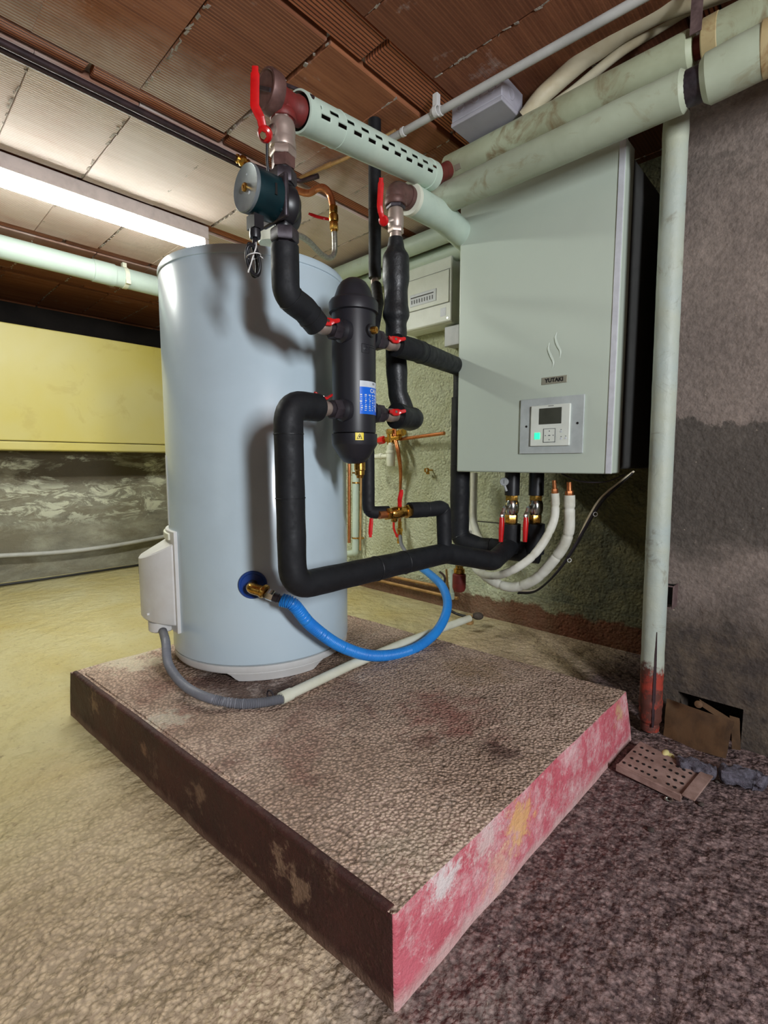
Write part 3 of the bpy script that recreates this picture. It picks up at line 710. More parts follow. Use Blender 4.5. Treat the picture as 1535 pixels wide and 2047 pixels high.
th = ac - sgn*HW*0.55; r_ = TR + 0.012+0.070*(1-0.55**2.4)
pp = V((TX+r_*math.cos(th), TY+r_*math.sin(th), 0.292)); nn = V((math.cos(th), math.sin(th), 0))
mb = MB(); mb.cyl(pp-nn*0.004, pp+nn*0.002, 0.0035, n=14); mb.build('cover_screw', M_['white_plastic'], cv)
th = ac + sgn*HW*0.02; r_ = TR+0.082
mb = MB(); tt = V((-math.sin(th), math.cos(th), 0)); mb.obox(V((TX+r_*math.cos(th), TY+r_*math.sin(th), 0.40)), tt*0.012, V((math.cos(th), math.sin(th), 0))*0.002, V((0, 0, 0.012)))
mb.build('indicator_window', M_['ink_soft'], cv)
th = ac - sgn*HW*0.45; g0 = V((TX+(TR+0.030)*math.cos(th), TY+(TR+0.030)*math.sin(th), 0.245))
mb = MB(); mb.lathe([(0.030, 0.0), (0.034, 0.004), (0.034, 0.028)], g0 - V((0, 0, 0.006)), n=28); mb.build('cable_gland', M_['white_plastic'], tk)
# rating strip beside the cover
mb = MB(); rs = []
a0 = az(336, 960)
for i in range(6):
    th = a0 + sgn*R_(1.0 + i*1.6); rs.append([V((TX+r*math.cos(th), TY+r*math.sin(th), z)) for r, z in ((TR+0.0004, 0.53), (TR+0.0012, 0.53), (TR+0.0012, 0.72), (TR+0.0004, 0.72))])
mb.rings(rs); mb.build('rating_strip', M_['label_white'], tk)
# recessed blue inlet ring
bp = tank_pt(505, 1169); bn = V((bp.x-TX, bp.y-TY, 0)).normalized()
mb = MB(); mb.lathe([(0.036, -0.010), (0.036, 0.001), (0.034, 0.004), (0.030, 0.004), (0.028, 0.0018), (0.0, 0.0016)], bp, bn, 48); mb.build('inlet_ring', [M_['blue_dark']], tk, label='dark blue inlet ring')
tp = tank_pt(541, 476, TR-0.02); tp = V((TX-0.05, TY-0.05, TT))
mb = MB(); mb.lathe([(0.030, 0.0), (0.030, 0.030), (0.026, 0.036), (0.012, 0.038)], at(541, 478, D=1.33) - V((0, 0, 0.012)), n=24)
mb.build('top_outlet', M_['cream_plastic'], tk)

# ------------------------------------------------------------ blue cold water hose
h0 = bp + bn*0.004
h1 = at(513, 1172, D=1.185); h2 = at(536, 1188, D=1.175); h3 = at(572, 1203, D=1.17)
bh = thing('water_hose', 'bright blue corrugated hose curving from the tank inlet over the plinth', 'hose', (h2.x, h2.y, PZ))
mb = MB(); mb.tube(fillet([h0 - bn*0.006, h0 + bn*0.030, h2 + (h1-h2)*0.25], 0.014), 0.0135, 20); mb.lathe([(0.015, 0), (0.018, 0.003), (0.018, 0.010), (0.014, 0.013)], h2+(h1-h2)*0.55, h2-h1, 20)
mb.build('elbow', M_['brass'], bh, label='brass elbow')
d_ = (h3-h2).normalized()
mb = MB(); mb.hexn(h2 - d_*0.004, h2 + d_*0.014, 0.0145); mb.build('hose_nut', M_['chrome'], bh)
mb = MB(); mb.lathe([(0.0105, 0.012), (0.0115, 0.016), (0.0115, 0.026), (0.0095, 0.028), (0.0095, 0.032), (0.0115, 0.034), (0.012, 0.054), (0.010, 0.062)], h2, d_, 24); mb.build('ferrule', M_['iron_dark'], bh)
hp = spline([h3 - d_*0.012, h3 + d_*0.02, at(622, 1250, D=1.20), at(682, 1292, D=1.265), at(750, 1311, D=1.345), at(822, 1299, D=1.43), at(872, 1263, D=1.51), at(894, 1215, D=1.60), at(886, 1176, D=1.72), at(862, 1150, D=1.86), at(835, 1130, D=2.02)], 40)
hp = dense(hp, 0.0016)
def corr(L, T): return 0.0150 + 0.0016*(1 if (L % 0.0052) < 0.0030 else -1)*max(0.15, 1 - L/0.75)
mb = MB(); mb.tube(hp, 0.015, 18, rad=corr); mb.build('corrugated_sleeve', M_['blue_hose'], bh, ang=60)
mb = MB(); mb.tube(spline([hp[-1] - (hp[-1]-hp[-8]).normalized()*0.01, at(818, 1112, D=2.16), at(803, 1090, D=2.3), at(800, 1072, D=2.40)], 10), 0.009, 14); mb.build('inner_hose', M_['hose_grey'], bh)

# ------------------------------------------------------------ grey cable conduit into the white conduit over the plinth
gc = thing('cable_conduit', 'grey corrugated conduit looping from the tank cover down onto the plinth', 'conduit', at(450, 1405, Z=PZ))
gp = spline([g0 + V((0, 0, -0.002)), at(331, 1282, D=1.22), at(337, 1328, D=1.165), at(366, 1368, D=1.12), at(410, 1393, D=1.085), at(470, 1406, Z=PZ+0.013), at(520, 1405, Z=PZ+0.013), at(566, 1397, Z=PZ+0.014)], 30)
gp = dense(gp, 0.0012)
mb = MB(); mb.tube(gp, 0.0105, 16, rad=lambda L, T: 0.0107 + 0.0011*(1 if (L % 0.0036) < 0.002 else -1)*(1 if T-L < 0.16 else 0.25)); mb.build('corrugated_sleeve', M_['hose_grey'], gc, ang=60)
wc = [at(562, 1396, Z=PZ+0.015), at(700, 1330, Z=PZ+0.016), at(800, 1288, Z=PZ+0.016), at(938, 1236, Z=PZ+0.018)]
mb = MB(); mb.tube(dense([wc[0], wc[1], wc[2], wc[3]], 0.03), 0.0125, 20); wco = mb.build('conduit_pipe', M_['cream_plastic'])
tag(wco, 'straight white plastic conduit lying across the plinth in front of the tank', 'conduit')
d_ = (wc[0]-wc[1]).normalized()
mb = MB(); mb.cyl(wc[0]+d_*0.001, wc[0]-d_*0.03, 0.0145); mb.build('coupling', M_['cream_plastic'], wco)
tw = MB(); tw.tube([at(541, 1404, Z=PZ+0.001) + V((0.0165*math.cos(t)*d_.x, 0.0165*math.cos(t)*d_.y, 0)) * 0.2 + V((-d_.y, d_.x, 0))*0.0165*math.cos(t) + V((0, 0, 0.014+0.0145*math.sin(t))) for t in [i*2*PI/16 for i in range(17)]], 0.0022, 8)
tw.build('wire_tie', M_['iron_dark'], gc)

# ------------------------------------------------------------ wall-hung heat pump cabinet
UX = 1.37
yl, yr = at(916, 700, X=UX).y, at(1234, 700, X=UX).y
ut, ub = 1.512, at(915, 943, X=UX).z
hu = thing('heat_pump_cabinet', 'large white wall hung heating cabinet with a small control display', 'boiler', (1.65, (yl+yr)/2, ub))
mb = MB(); mb.box((UX+0.075, yr+0.012, ub+0.012), (1.86, yl-0.012, ut-0.004)); mb.build('casing', M_['unit_body_shaded'], hu, bevel=0.01)
mb = MB(); mb.box((UX, yr, ub), (UX+0.012, yl, ut)); mb.box((UX+0.004, yr+0.002, ub+0.001), (UX+0.070, yl-0.002, ut-0.001))
mb.build('front_cover', M_['unit_white'], hu, bevel=0.0045)
mb = MB(); mb.box((UX+0.0705, yr+0.006, ub+0.006), (UX+0.0755, yl-0.006, ut-0.006)); mb.build('seal', M_['unit_under'], hu)
mb = MB(); mb.box((1.85, yr+0.05, ub+0.1), (XB-0.001, yl-0.05, ut-0.05)); mb.build('wall_bracket', M_['unit_under'], hu)
mb = MB(); mb.box((UX-0.0028, yr+0.0010, ub+0.001), (UX+0.0008, yr+0.0165, ut-0.002)); mb.build('edge_trim', M_['unit_trim'], hu, bevel=0.0012)
# control plate, display and keys, all set on the cover's plane
def U(px, py, off=0.0):
    p = at(px, py, X=UX); return V((UX-off, p.y, p.z))
def plate(name, quad, th, mat, par, off=0.0, bevel=0.0):
    mb = MB(); ps = [U(*q, off) for q in quad]
    # square it up
    y0 = (ps[0].y+ps[3].y)/2; y1 = (ps[1].y+ps[2].y)/2; z1 = (ps[0].z+ps[1].z)/2; z0 = (ps[2].z+ps[3].z)/2
    mb.box((UX-off-th, y0, z0), (UX-off, y1, z1)); return mb.build(name, mat, par, bevel=bevel), (y0, y1, z0, z1)
cp, ext = plate('control_plate', [(1042, 802), (1168, 786), (1168, 905), (1040, 908)], 0.006, M_['plate_grey'], hu, 0, 0.0015)
ct, ex2 = plate('controller', [(1065, 814), (1143, 805), (1141, 890), (1063, 893)], 0.009, M_['panel_white'], hu, 0.003, 0.002)
plate('display', [(1081, 818), (1126, 814), (1126, 846), (1081, 850)], 0.0006, M_['lcd'], ct, 0.0118)
plate('power_key', [(1072, 866), (1083, 865), (1083, 878), (1072, 879)], 0.002, M_['green_led'], ct, 0.0115, 0.001)
kp, ex3 = plate('key_pad', [(1091, 858), (1114, 857), (1113, 883), (1090, 885)], 0.0014, M_['panel_white'], ct, 0.0118, 0.0007)
mb = MB()
y0, y1, z0, z1 = ex3; t_ = 0.0007; fx = UX-0.0136
for (a_, b_) in (((y0, z0), (y1, z0)), ((y1, z0), (y1, z1)), ((y1, z1), (y0, z1)), ((y0, z1), (y0, z0))):
    mb.box((fx, min(a_[0], b_[0])-t_, min(a_[1], b_[1])-t_), (fx+0.0006, max(a_[0], b_[0])+t_, max(a_[1], b_[1])+t_))
yc, zc = (y0+y1)/2, (z0+z1)/2; hh = (z1-z0)/2
for dy, dz in ((0.62, 0), (-0.62, 0), (0, 0.65), (0, -0.65)):
    mb.box((fx, yc+dy*hh-0.0013, zc+dz*hh-0.0013), (fx+0.0006, yc+dy*hh+0.0013, zc+dz*hh+0.0013))
mb.box((fx, yc-0.003, zc-0.0012), (fx+0.0006, yc+0.003, zc+0.0012))
mb.build('key_marks', M_['ink_soft'], kp)
for px_, py_ in ((1125, 863), (1125, 877), (1134, 876)):
    p = U(px_, py_, 0.0118); mb = MB(); mb.cyl(p, p+V((-0.0012, 0, 0)), 0.0028, n=14); mb.build('small_key', M_['label_white'], ct)
    p.z += 0.0055; mb = MB(); mb.box(p-V((0.0004, 0.0015, 0.001)), p+V((0.0002, 0.0015, 0.001))); mb.build('key_symbol', M_['ink_soft'], ct)
p = U(1105, 812, 0.0118); mb = MB(); mb.box(p-V((0.0005, 0.008, 0.0008)), p+V((0.0002, 0.008, 0.0008))); mb.build('maker_mark', M_['ink_soft'], ct)
for px_, py_ in ((1054, 853), (1156, 846)):
    p = U(px_, py_, 0.006); mb = MB(); mb.cyl(p+V((0.001, 0, 0)), p+V((-0.0006, 0, 0)), 0.0034, n=16); mb.build('screw_hole', M_['ink'], cp)
# maker's plate with lettering
def plane_text(name, body, size, mat, parent, pos, xdir, zdir, depth=0.0004, bold=0.0):
    cu = bpy.data.curves.new(name, 'FONT'); cu.body = body; cu.size = size; cu.extrude = depth; cu.offset = bold
    cu.align_x = 'CENTER'; cu.align_y = 'CENTER'; cu.resolution_u = 3
    tmp = bpy.data.objects.new(name+'_tmp', cu); C.objects.link(tmp)
    dg = bpy.context.evaluated_depsgraph_get(); me = bpy.data.meshes.new_from_object(tmp.evaluated_get(dg))
    bpy.data.objects.remove(tmp); bpy.data.curves.remove(cu)
    xd, zd = V(xdir).normalized(), V(zdir).normalized(); nd = xd.cross(zd)
    mm = Matrix.Identity(4)
    for i in range(3): mm[i][0], mm[i][1], mm[i][2], mm[i][3] = xd[i], zd[i], nd[i], pos[i] - parent['_o'][i]
    me.transform(mm); me.materials.clear(); me.materials.append(mat)
    o = bpy.data.objects.new(name, me); C.objects.link(o); o.parent = parent; o['_o'] = parent['_o']; return o
npl, ex4 = plate('name_plate', [(1083, 756), (1134, 749), (1133, 764), (1083, 770)], 0.0016, M_['label_silver'], hu, 0, 0.0006)
plane_text('lettering', 'YUTAKI', 0.0155, M_['ink'], npl, V((UX-0.0018, (ex4[0]+ex4[1])/2, (ex4[2]+ex4[3])/2)), (0, -1, 0), (0, 0, 1), bold=0.0006)
# two raised wave emblems
def wave(pts, wmax, par):
    sp = spline([U(*q) for q in pts], 14); n = len(sp); rs = []
    for i, p in enumerate(sp):
        t = (sp[min(i+1, n-1)]-sp[max(i-1, 0)]).normalized(); sd = V((1, 0, 0)).cross(t); u = i/(n-1); w_ = wmax*math.sin(PI*u)**0.8 + 0.0004
        rs.append([p + sd*w_, p - V((0.0026*math.sin(PI*u)+0.0006, 0, 0)) + sd*w_*0.3, p - sd*w_, p + V((0.0004, 0, 0))])
    mb = MB(); mb.rings(rs); mb.build('wave_emblem', M_['unit_white'], par)
wave([(1113, 664), (1110, 676), (1114, 690), (1120, 702), (1119, 716)], 0.0036, hu)
wave([(1098, 685), (1096, 698), (1101, 712), (1106, 724), (1104, 736)], 0.0036, hu)

# ------------------------------------------------------------ pump column in front of the tank
YP = 0.84
def cz(px, py, Y=YP): return at(px, py, Y=Y)
c0 = cz(568, 420); CX = c0.x
def zc(py, px=568, Y=YP): return at(px, py, Y=Y).z
def vlathe(mb, prof, n=28, X=None, Y=YP):
    """profile in (radius, pixel row of the column)"""
    x = CX if X is None else X
    return mb.lathe([(r, zc(py, 568 if X is None else 790, Y)) for r, py in prof], (x, Y, 0), n=n)
def ball_lever(mb, hub, knee, knee2, tip, wid, th, side):
    """flat bent lever through four points; side = direction of its width"""
    pts = dense(fillet([hub, knee, knee2, tip], 0.012), 0.004); s_ = V(side).normalized(); rs = []
    for i, p in enumerate(pts):
        t = (pts[min(i+1, len(pts)-1)]-pts[max(i-1, 0)]).normalized(); sd = (s_ - t*s_.dot(t)).normalized(); nn = t.cross(sd)
        u = i/(len(pts)-1); w_ = wid*(1.0 if u < 0.94 else 0.72)*(0.9 if u < 0.25 else 1)
        rs.append([p+sd*w_+nn*th*0.4, p+sd*w_*0.7+nn*th, p-sd*w_*0.7+nn*th, p-sd*w_+nn*th*0.4, p-sd*w_-nn*th*0.4, p-sd*w_*0.7-nn*th, p+sd*w_*0.7-nn*th, p+sd*w_-nn*th*0.4])
    mb.rings(rs)

# tee with blind plug at the head of the column
zt = zc(208, 573)
tee = thing('pipe_tee', 'red painted tee with a round brown plug at the head of the pump riser', 'pipe fitting', (CX, YP, zc(238)))
mb = MB(); mb.lathe([(0.024, -0.018), (0.0265, -0.016), (0.0265, -0.010), (0.024, -0.006), (0.0225, 0.02), (0.026, 0.026), (0.026, 0.040)], (CX+0.004, YP, zt), (1, 0, 0), 32)
mb.cyl((CX+0.002, YP, zc(245)), (CX+0.002, YP, zt), 0.020, n=28); mb.lathe([(0.0235, 0), (0.025, 0.002), (0.025, 0.012), (0.022, 0.016)], (CX+0.002, YP, zc(243)), n=28)
mb.build('tee_body', M_['rust_red'], tee)
mb = MB(); mb.lathe([(0.030, 0), (0.0355, 0.003), (0.0365, 0.008), (0.0365, 0.024), (0.0345, 0.028), (0.031, 0.0285), (0.030, 0.0265), (0.0, 0.0265)], (CX-0.012, YP, zt+0.002), (-1, 0, 0), 40)
mb.build('plug', M_['iron_brown'], tee, label='brown round plug')
mb = MB(); mb.obox((CX-0.012-0.028, YP, zt+0.002), (0.002, 0, 0), V((0, 0.020, 0.012)), V((0, -0.0016, 0.0026))); mb.build('plug_slot', M_['iron_dark'], tee)

# ball valve
bv1 = thing('ball_valve', 'big nickel ball valve with long red lever above the green pump', 'valve', (CX, YP, zc(318)))
mb = MB(); vlathe(mb, [(0.0195, 304), (0.0245, 300), (0.0255, 296), (0.0240, 283), (0.0235, 280), (0.0245, 268), (0.0235, 252), (0.021, 246), (0.019, 243)], 36)
mb.build('valve_body', M_['nickel'], bv1)
mb = MB(); mb.hexn((CX, YP, zc(247)), (CX, YP, zc(232)), 0.0215, phase=0.3); mb.build('upper_hexagon', M_['nickel'], bv1)
mb = MB(); mb.hexn((CX, YP, zc(317)), (CX, YP, zc(301)), 0.0255, phase=0.3); mb.build('lower_hexagon', M_['nickel'], bv1)
hub = at(530, 268, D=0.968); st = V((CX-0.018, YP, zc(266)))
mb = MB(); mb.cyl(st, hub, 0.008); mb.build('stem', M_['chrome'], bv1)
ld = (hub-st).normalized()
mb = MB(); ball_lever(mb, hub+V((0, 0, -0.008)), at(521, 236, D=0.958), at(509, 212, D=0.955), at(510, 133, D=0.955), 0.0080, 0.0022, right)
mb.lathe([(0.012, -0.006), (0.0135, -0.003), (0.0135, 0.004), (0.010, 0.007)], hub, ld, 24)
lv = mb.build('lever', M_['red_paint'], bv1)
mb = MB(); mb.hexn(hub+ld*0.006, hub+ld*0.011, 0.0065); mb.build('lever_nut', M_['chrome'], lv)

# unions, pump
nu = thing('union_nut', 'dark iron union between the ball valve and the green pump', 'pipe fitting', (CX, YP, zc(375)))
mb = MB(); mb.hexn((CX, YP, zc(340)), (CX, YP, zc(316)), 0.0235, phase=0.1); mb.build('upper_nut', M_['iron_brown'], nu)
mb = MB(); mb.cyl((CX, YP, zc(352)), (CX, YP, zc(338)), 0.0185); mb.build('collar', M_['black_plastic'], nu)
mb = MB(); mb.hexn((CX, YP, zc(371)), (CX, YP, zc(344)), 0.0255, phase=0.5); mb.build('lower_nut', M_['iron_dark'], nu)

pz = zc(410)
pu = thing('circulation_pump', 'dark green circulation pump with grey round face beside the tank top', 'pump', (CX, YP, zc(458)))
mb = MB()
vlathe(mb, [(0.0165, 462), (0.018, 455), (0.018, 448), (0.016, 440), (0.016, 385), (0.018, 378), (0.0185, 371)], 24)
mb.lathe([(0.020, -0.018), (0.034, -0.014), (0.040, -0.004), (0.040, 0.006), (0.030, 0.018), (0.012, 0.024)], (CX+0.001, YP, pz-0.004), (1, 0, 0), 36)
mb.tube(spline([(CX+0.004, YP, zc(378)), (CX+0.012, YP, zc(392)), (CX+0.020, YP, zc(414)), (CX+0.018, YP, zc(436)), (CX+0.004, YP, zc(452))], 6), 0.017, 20)
mb.build('volute', M_['black_plastic'], pu)
mb = MB(); mb.box((CX-0.026, YP-0.040, pz-0.041), (CX-0.016, YP+0.040, pz+0.039)); mb.build('flange', M_['iron_dark'], pu, bevel=0.004)
mx = CX-0.026
mb = MB(); mb.lathe([(0.040, 0), (0.0405, 0.003), (0.0405, 0.050), (0.0395, 0.054)], (mx, YP, pz), (-1, 0, 0), 48)
for k in range(4):
    t = PI/4 + k*PI/2; mb.cyl((CX-0.014, YP+0.036*math.cos(t), pz+0.036*math.sin(t)), (mx-0.004, YP+0.036*math.cos(t), pz+0.036*math.sin(t)), 0.0055, n=12)
mt = mb.build('motor_housing', M_['pump_green'], pu)
mb = MB(); mb.obox((mx-0.020, YP-0.0404, pz-0.002), (0.0022, 0, 0), (0, 0.0012, 0), (0, 0, 0.010)); mb.build('vent_slot', M_['ink'], mt)
mb = MB(); mb.lathe([(0.0405, 0), (0.0415, 0.002), (0.0415, 0.006), (0.040, 0.0075), (0.039, 0.007), (0.0, 0.007)], (mx-0.052, YP, pz), (-1, 0, 0), 56); fc = mb.build('face_plate', M_['pump_face'], pu)
mb = MB(); mb.lathe([(0.0075, 0), (0.0075, 0.003), (0.006, 0.0045), (0, 0.0045)], (mx-0.059, YP, pz), (-1, 0, 0), 24); mb.obox((mx-0.0640, YP, pz), (0.0004, 0, 0), (0, 0.001, 0.003), (0, 0.0006, -0.0003)); mb.build('bleed_screw', M_['brass'], fc)
mb = MB(); mb.cyl((mx-0.059, YP-0.012, pz-0.013), (mx-0.0596, YP-0.012, pz-0.013), 0.003, n=12); mb.build('lamp_dot', M_['label_white'], fc); mb = MB(); mb.cyl((mx-0.059, YP-0.006, pz+0.020), (mx-0.0597, YP-0.006, pz+0.020), 0.0018, n=12); mb.build('lamp_dot', M_['label_white'], fc)
g1 = at(510, 446, Y=YP-0.004); g2 = at(510, 470, Y=YP-0.004)
mb = MB(); mb.box((g1.x-0.010, g1.y-0.013, g1.z-0.012), (g1.x+0.010, g1.y+0.013, g1.z+0.012)); mb.cyl(g1-V((0, 0, 0.012)), g2, 0.0075); mb.lathe([(0.0095, -0.006), (0.0105, 0), (0.0095, 0.014)], g2, n=18); mb.build('cable_gland', M_['black_plastic'], pu)
mb = MB(); mb.hexn((CX, YP, zc(485)), (CX, YP, zc(459)), 0.0275, phase=0.45); mb.build('lower_nut', M_['iron_dark'], pu, label='dark iron lower union nut')
mb = MB(); mb.hexn((CX, YP, zc(495)), (CX, YP, zc(484)), 0.0175, phase=0.2); mb.build('nipple', M_['iron_dark'], pu)
# coiled spare cable under the pump
cb = thing('pump_cable', 'short coil of black and white cable tied up below the green pump', 'cable', at(506, 548, D=0.955))
for k, (dx, cr) in enumerate(((-0.004, 0.0028), (0.004, 0.0028), (0.0, 0.003))):
    cc = at(506, 520, D=0.955-0.006*k+0.004); loop = [cc + right*((0.0075+0.002*k)*math.sin(t)+dx*0.5 + 0.004*math.cos(t)*-1) + V((0, 0, (0.030-0.002*k)*math.cos(t))) for t in [i*2*PI/28 for i in range(29)]]
    mb = MB(); mb.tube(loop, cr, 10, cap=False); mb.build('cable_loop', M_['black_plastic'], cb)
mb = MB(); mb.tube(spline([g2-V((0, 0, 0.008)), at(512, 492, D=0.947), at(506, 512, D=0.94), at(496, 545, D=0.945)], 8), 0.0013, 8); mb.build('white_core', M_['white_plastic'], cb)
mb = MB(); mb.tube(spline([g2-V((0, 0, 0.006)), at(509, 485, D=0.957), at(508, 497, D=0.957)], 6), 0.0045, 10); mb.build('lead', M_['black_plastic'], cb)
mb = MB(); cc = at(507, 512, D=0.945); mb.tube([cc + right*0.0125*math.cos(t) + fwd_h*0.012*math.sin(t) + V((0, 0, 0.003*math.cos(t))) for t in [i*2*PI/20 for i in range(21)]], 0.001, 6, cap=False); mb.tube([cc+right*0.012, cc+right*0.017-V((0, 0, 0.004))], 0.001, 6); mb.build('cable_tie', M_['white_plastic'], cb)
bw_ = thing('sensor_wire', 'thin black wire dropping from the lever hub to the green pump', 'cable', at(538, 372, D=0.985))
mb = MB(); mb.tube(spline([at(534, 282, D=0.975), at(534, 320, D=0.98), at(537, 350, D=0.985), at(539, 374, D=0.99)], 8), 0.0026, 10); mb.build('wire', M_['black_plastic'], bw_)

# ------------------------------------------------------------ hydraulic separator
SX, SY, SR = 0.815, 0.868, 0.0505
sz = lambda py: at(713, py, D=1.188).z
sp = thing('separator_vessel', 'upright black insulated vessel with domed ends and a blue label', 'separator', (SX, SY, sz(925)))
mb = MB(); mb.lathe([(SR, sz(866)), (SR+0.0008, sz(862)), (SR+0.0008, sz(622)), (SR, sz(618))], (SX, SY, 0), n=64); sh = mb.build('shell', M_['filter_shell'], sp)
mb = MB(); z6 = sz(618)
mb.lathe([(SR+0.002, z6-0.012), (SR+0.0065, z6-0.010), (SR+0.0068, z6+0.012), (SR+0.003, z6+0.018), (SR-0.004, z6+0.021), (SR-0.008, z6+0.032), (SR-0.013, z6+0.046), (SR-0.021, z6+0.058), (SR-0.033, z6+0.066), (0, z6+0.069)], (SX, SY, 0), n=64)
mb.build('top_cap', M_['filter_shell'], sp)
mb = MB(); z8 = sz(868)
mb.lathe([(SR+0.0038, z8), (SR+0.004, z8-0.024), (SR+0.002, z8-0.028), (SR-0.004, z8-0.038), (SR-0.014, z8-0.054), (SR-0.025, z8-0.066), (SR-0.036, z8-0.070), (0, z8-0.070)], (SX, SY, 0), n=64)
mb.build('bottom_cap', M_['filter_shell'], sp)
sd_ = -(V((SX, SY, 0)).normalized())                       # towards the camera
def on_shell(px, py, off=0.0):
    r = ray(px, py); o2 = V((-SX, -SY, 0)); d = V((r.x, r.y, 0)); RR = SR+0.0008+off; a_ = d.dot(d); b_ = 2*d.dot(o2); c_ = o2.dot(o2)-RR*RR
    return CO + r*((-b_ - math.sqrt(max(0, b_*b_-4*a_*c_)))/(2*a_))
def shell_patch(name, px0, px1, py0, py1, mat, off, par, a_span=None):
    p0_, p1_ = on_shell(px0, py0, off), on_shell(px1, py0, off)
    a0 = math.atan2(p0_.y-SY, p0_.x-SX); a1 = math.atan2(p1_.y-SY, p1_.x-SX); dd = ((a1-a0+PI) % (2*PI))-PI
    z1, z0 = on_shell((px0+px1)/2, py0).z, on_shell((px0+px1)/2, py1).z; rs = []
    for i in range(17):
        th = a0+dd*i/16; c_, s_ = math.cos(th), math.sin(th); rs.append([V((SX+r*c_, SY+r*s_, z)) for r, z in ((SR, z0), (SR+0.0008+off, z0), (SR+0.0008+off, z1), (SR, z1))])
    mb = MB(); mb.rings(rs); return mb.build(name, mat, par), (a0, dd, z0, z1)
shell_patch('label_header', 719, 754.2, 762, 774, M_['label_white'], 0.0005, sh)
lb, (la, ld2, lz0, lz1) = shell_patch('blue_label', 719, 754.2, 774, 828, M_['blue_label'], 0.0005, sh)
def curved_text(name, body, size, mat, frac, z, off=0.0012, rot=False, width=None):
    """lettering laid round the vessel"""
    cu = bpy.data.curves.new(name, 'FONT'); cu.body = body; cu.size = size; cu.align_x = 'LEFT'; cu.align_y = 'CENTER'; cu.resolution_u = 2; cu.extrude = 0.0002; cu.offset = 0.0003
    tmp = bpy.data.objects.new(name+'_tmp', cu); C.objects.link(tmp)
    me = bpy.data.meshes.new_from_object(tmp.evaluated_get(bpy.context.evaluated_depsgraph_get())); bpy.data.objects.remove(tmp); bpy.data.curves.remove(cu)
    for v in me.vertices:
        x, y, d = v.co
        if rot: x, y = -y, x
        th = la + ld2*frac + math.copysign(1, ld2)*x/SR; r = SR+off+d
        v.co = V((SX+r*math.cos(th)-sp['_o'][0], SY+r*math.sin(th)-sp['_o'][1], z+y-sp['_o'][2]))
    me.materials.clear(); me.materials.append(mat); o = bpy.data.objects.new(name, me); C.objects.link(o); o.parent = sh; o['_o'] = sp['_o']; return o
curved_text('label_lettering', 'CALEFFI', 0.013, M_['label_white'], 0.42, lz1-0.008)
curved_text('label_small_print', '573', 0.006, M_['ink_soft'], 0.55, lz1+0.008)
mb = MB(); rg = random.Random(3)
for col_, n_l in ((0.06, 8), (0.22, 9), (0.40, 9), (0.55, 7), (0.70, 5)):
    for k in range(n_l):
        z = lz1-0.018-k*(lz1-lz0-0.022)/n_l; th = la+ld2*(col_+rg.uniform(-0.02, 0.02)); L = rg.uniform(0.0012, 0.0030); t_ = V((-math.sin(th), math.cos(th), 0))
        mb.obox(V((SX+(SR+0.0014)*math.cos(th), SY+(SR+0.0014)*math.sin(th), z)), t_*L, V((math.cos(th), math.sin(th), 0))*0.0002, V((0, 0, 0.0007 if k % 3 else 0.0014)))
for z0_, z1_ in ((lz0+0.010, lz1-0.016),):
    th0 = la+ld2*0.80
    for i in range(14):
        t = i/14*2*PI; th = th0 + ld2*0.06*math.cos(t); z = (z0_+z1_)/2 + (z1_-z0_)/2*math.sin(t); mb.obox(V((SX+(SR+0.0014)*math.cos(th), SY+(SR+0.0014)*math.sin(th), z)), V((-math.sin(th), math.cos(th), 0))*0.0007, V((math.cos(th), math.sin(th), 0))*0.0002, V((0, 0, 0.0035)))
mb.build('label_print', M_['label_white'], sh)
yl_, (ya, yd, yz0, yz1) = shell_patch('warning_sticker', 710, 727, 865, 880, M_['label_yellow'], 0.0038, sp)
th = ya+yd/2; rr_ = SR+0.0050; tv = V((-math.sin(th), math.cos(th), 0)); nv = V((math.cos(th), math.sin(th), 0)); oc = V((SX, SY, (yz0+yz1)/2)) + nv*rr_
mb = MB(); hgt = (yz1-yz0)
A_, B_, C_ = oc+tv*hgt*0.33-V((0, 0, hgt*0.3)), oc-tv*hgt*0.33-V((0, 0, hgt*0.3)), oc+V((0, 0, hgt*0.34))
for p, q in ((A_, B_), (B_, C_), (C_, A_)): mb.cyl(p, q, 0.0006, n=6)
mb.cyl(oc-V((0, 0, hgt*0.18)), oc+V((0, 0, hgt*0.08)), 0.0012, n=6); mb.build('warning_triangle', M_['ink'], yl_)
# embossed emblem
ce_ = on_shell(731, 696, 0.0); mb = MB(); nv = V((ce_.x-SX, ce_.y-SY, 0)).normalized(); tv = V((nv.y, -nv.x, 0)); tv = tv if tv.dot(right) > 0 else -tv
def em(u, v_): 
    th = math.atan2(nv.y, nv.x); s_ = -1 if tv.dot(V((-math.sin(th), math.cos(th), 0))) < 0 else 1
    t2 = th + s_*u/SR; return V((SX+(SR+0.0011)*math.cos(t2), SY+(SR+0.0011)*math.sin(t2), ce_.z+v_))
mb.tube([em(0.0055*math.cos(t), 0.0055*math.sin(t)) for t in [i*2*PI/20 for i in range(21)]], 0.0007, 6, cap=False)
mb.tube([em(0.0022*math.cos(t), 0.0022*math.sin(t)) for t in [i*2*PI/14 for i in range(15)]], 0.0007, 6, cap=False)
bx = [(-0.010, -0.010), (-0.010, 0.009), (0.030, 0.009)]; mb.tube([em(*q) for q in dense([V((a[0], a[1], 0)) for a in bx], 0.003) for q in [(q.x, q.y)]] if False else [em(q.x, q.y) for q in dense([V((a[0], a[1], 0)) for a in bx], 0.003)], 0.0007, 6)
mb.tube([em(q.x, q.y) for q in dense([V((-0.010, -0.010, 0)), V((0.010, -0.010, 0)), V((0.010, 0.004, 0)), V((0.030, 0.004, 0))], 0.003)], 0.0007, 6)
mb.build('embossed_emblem', M_['filter_shell'], sh)
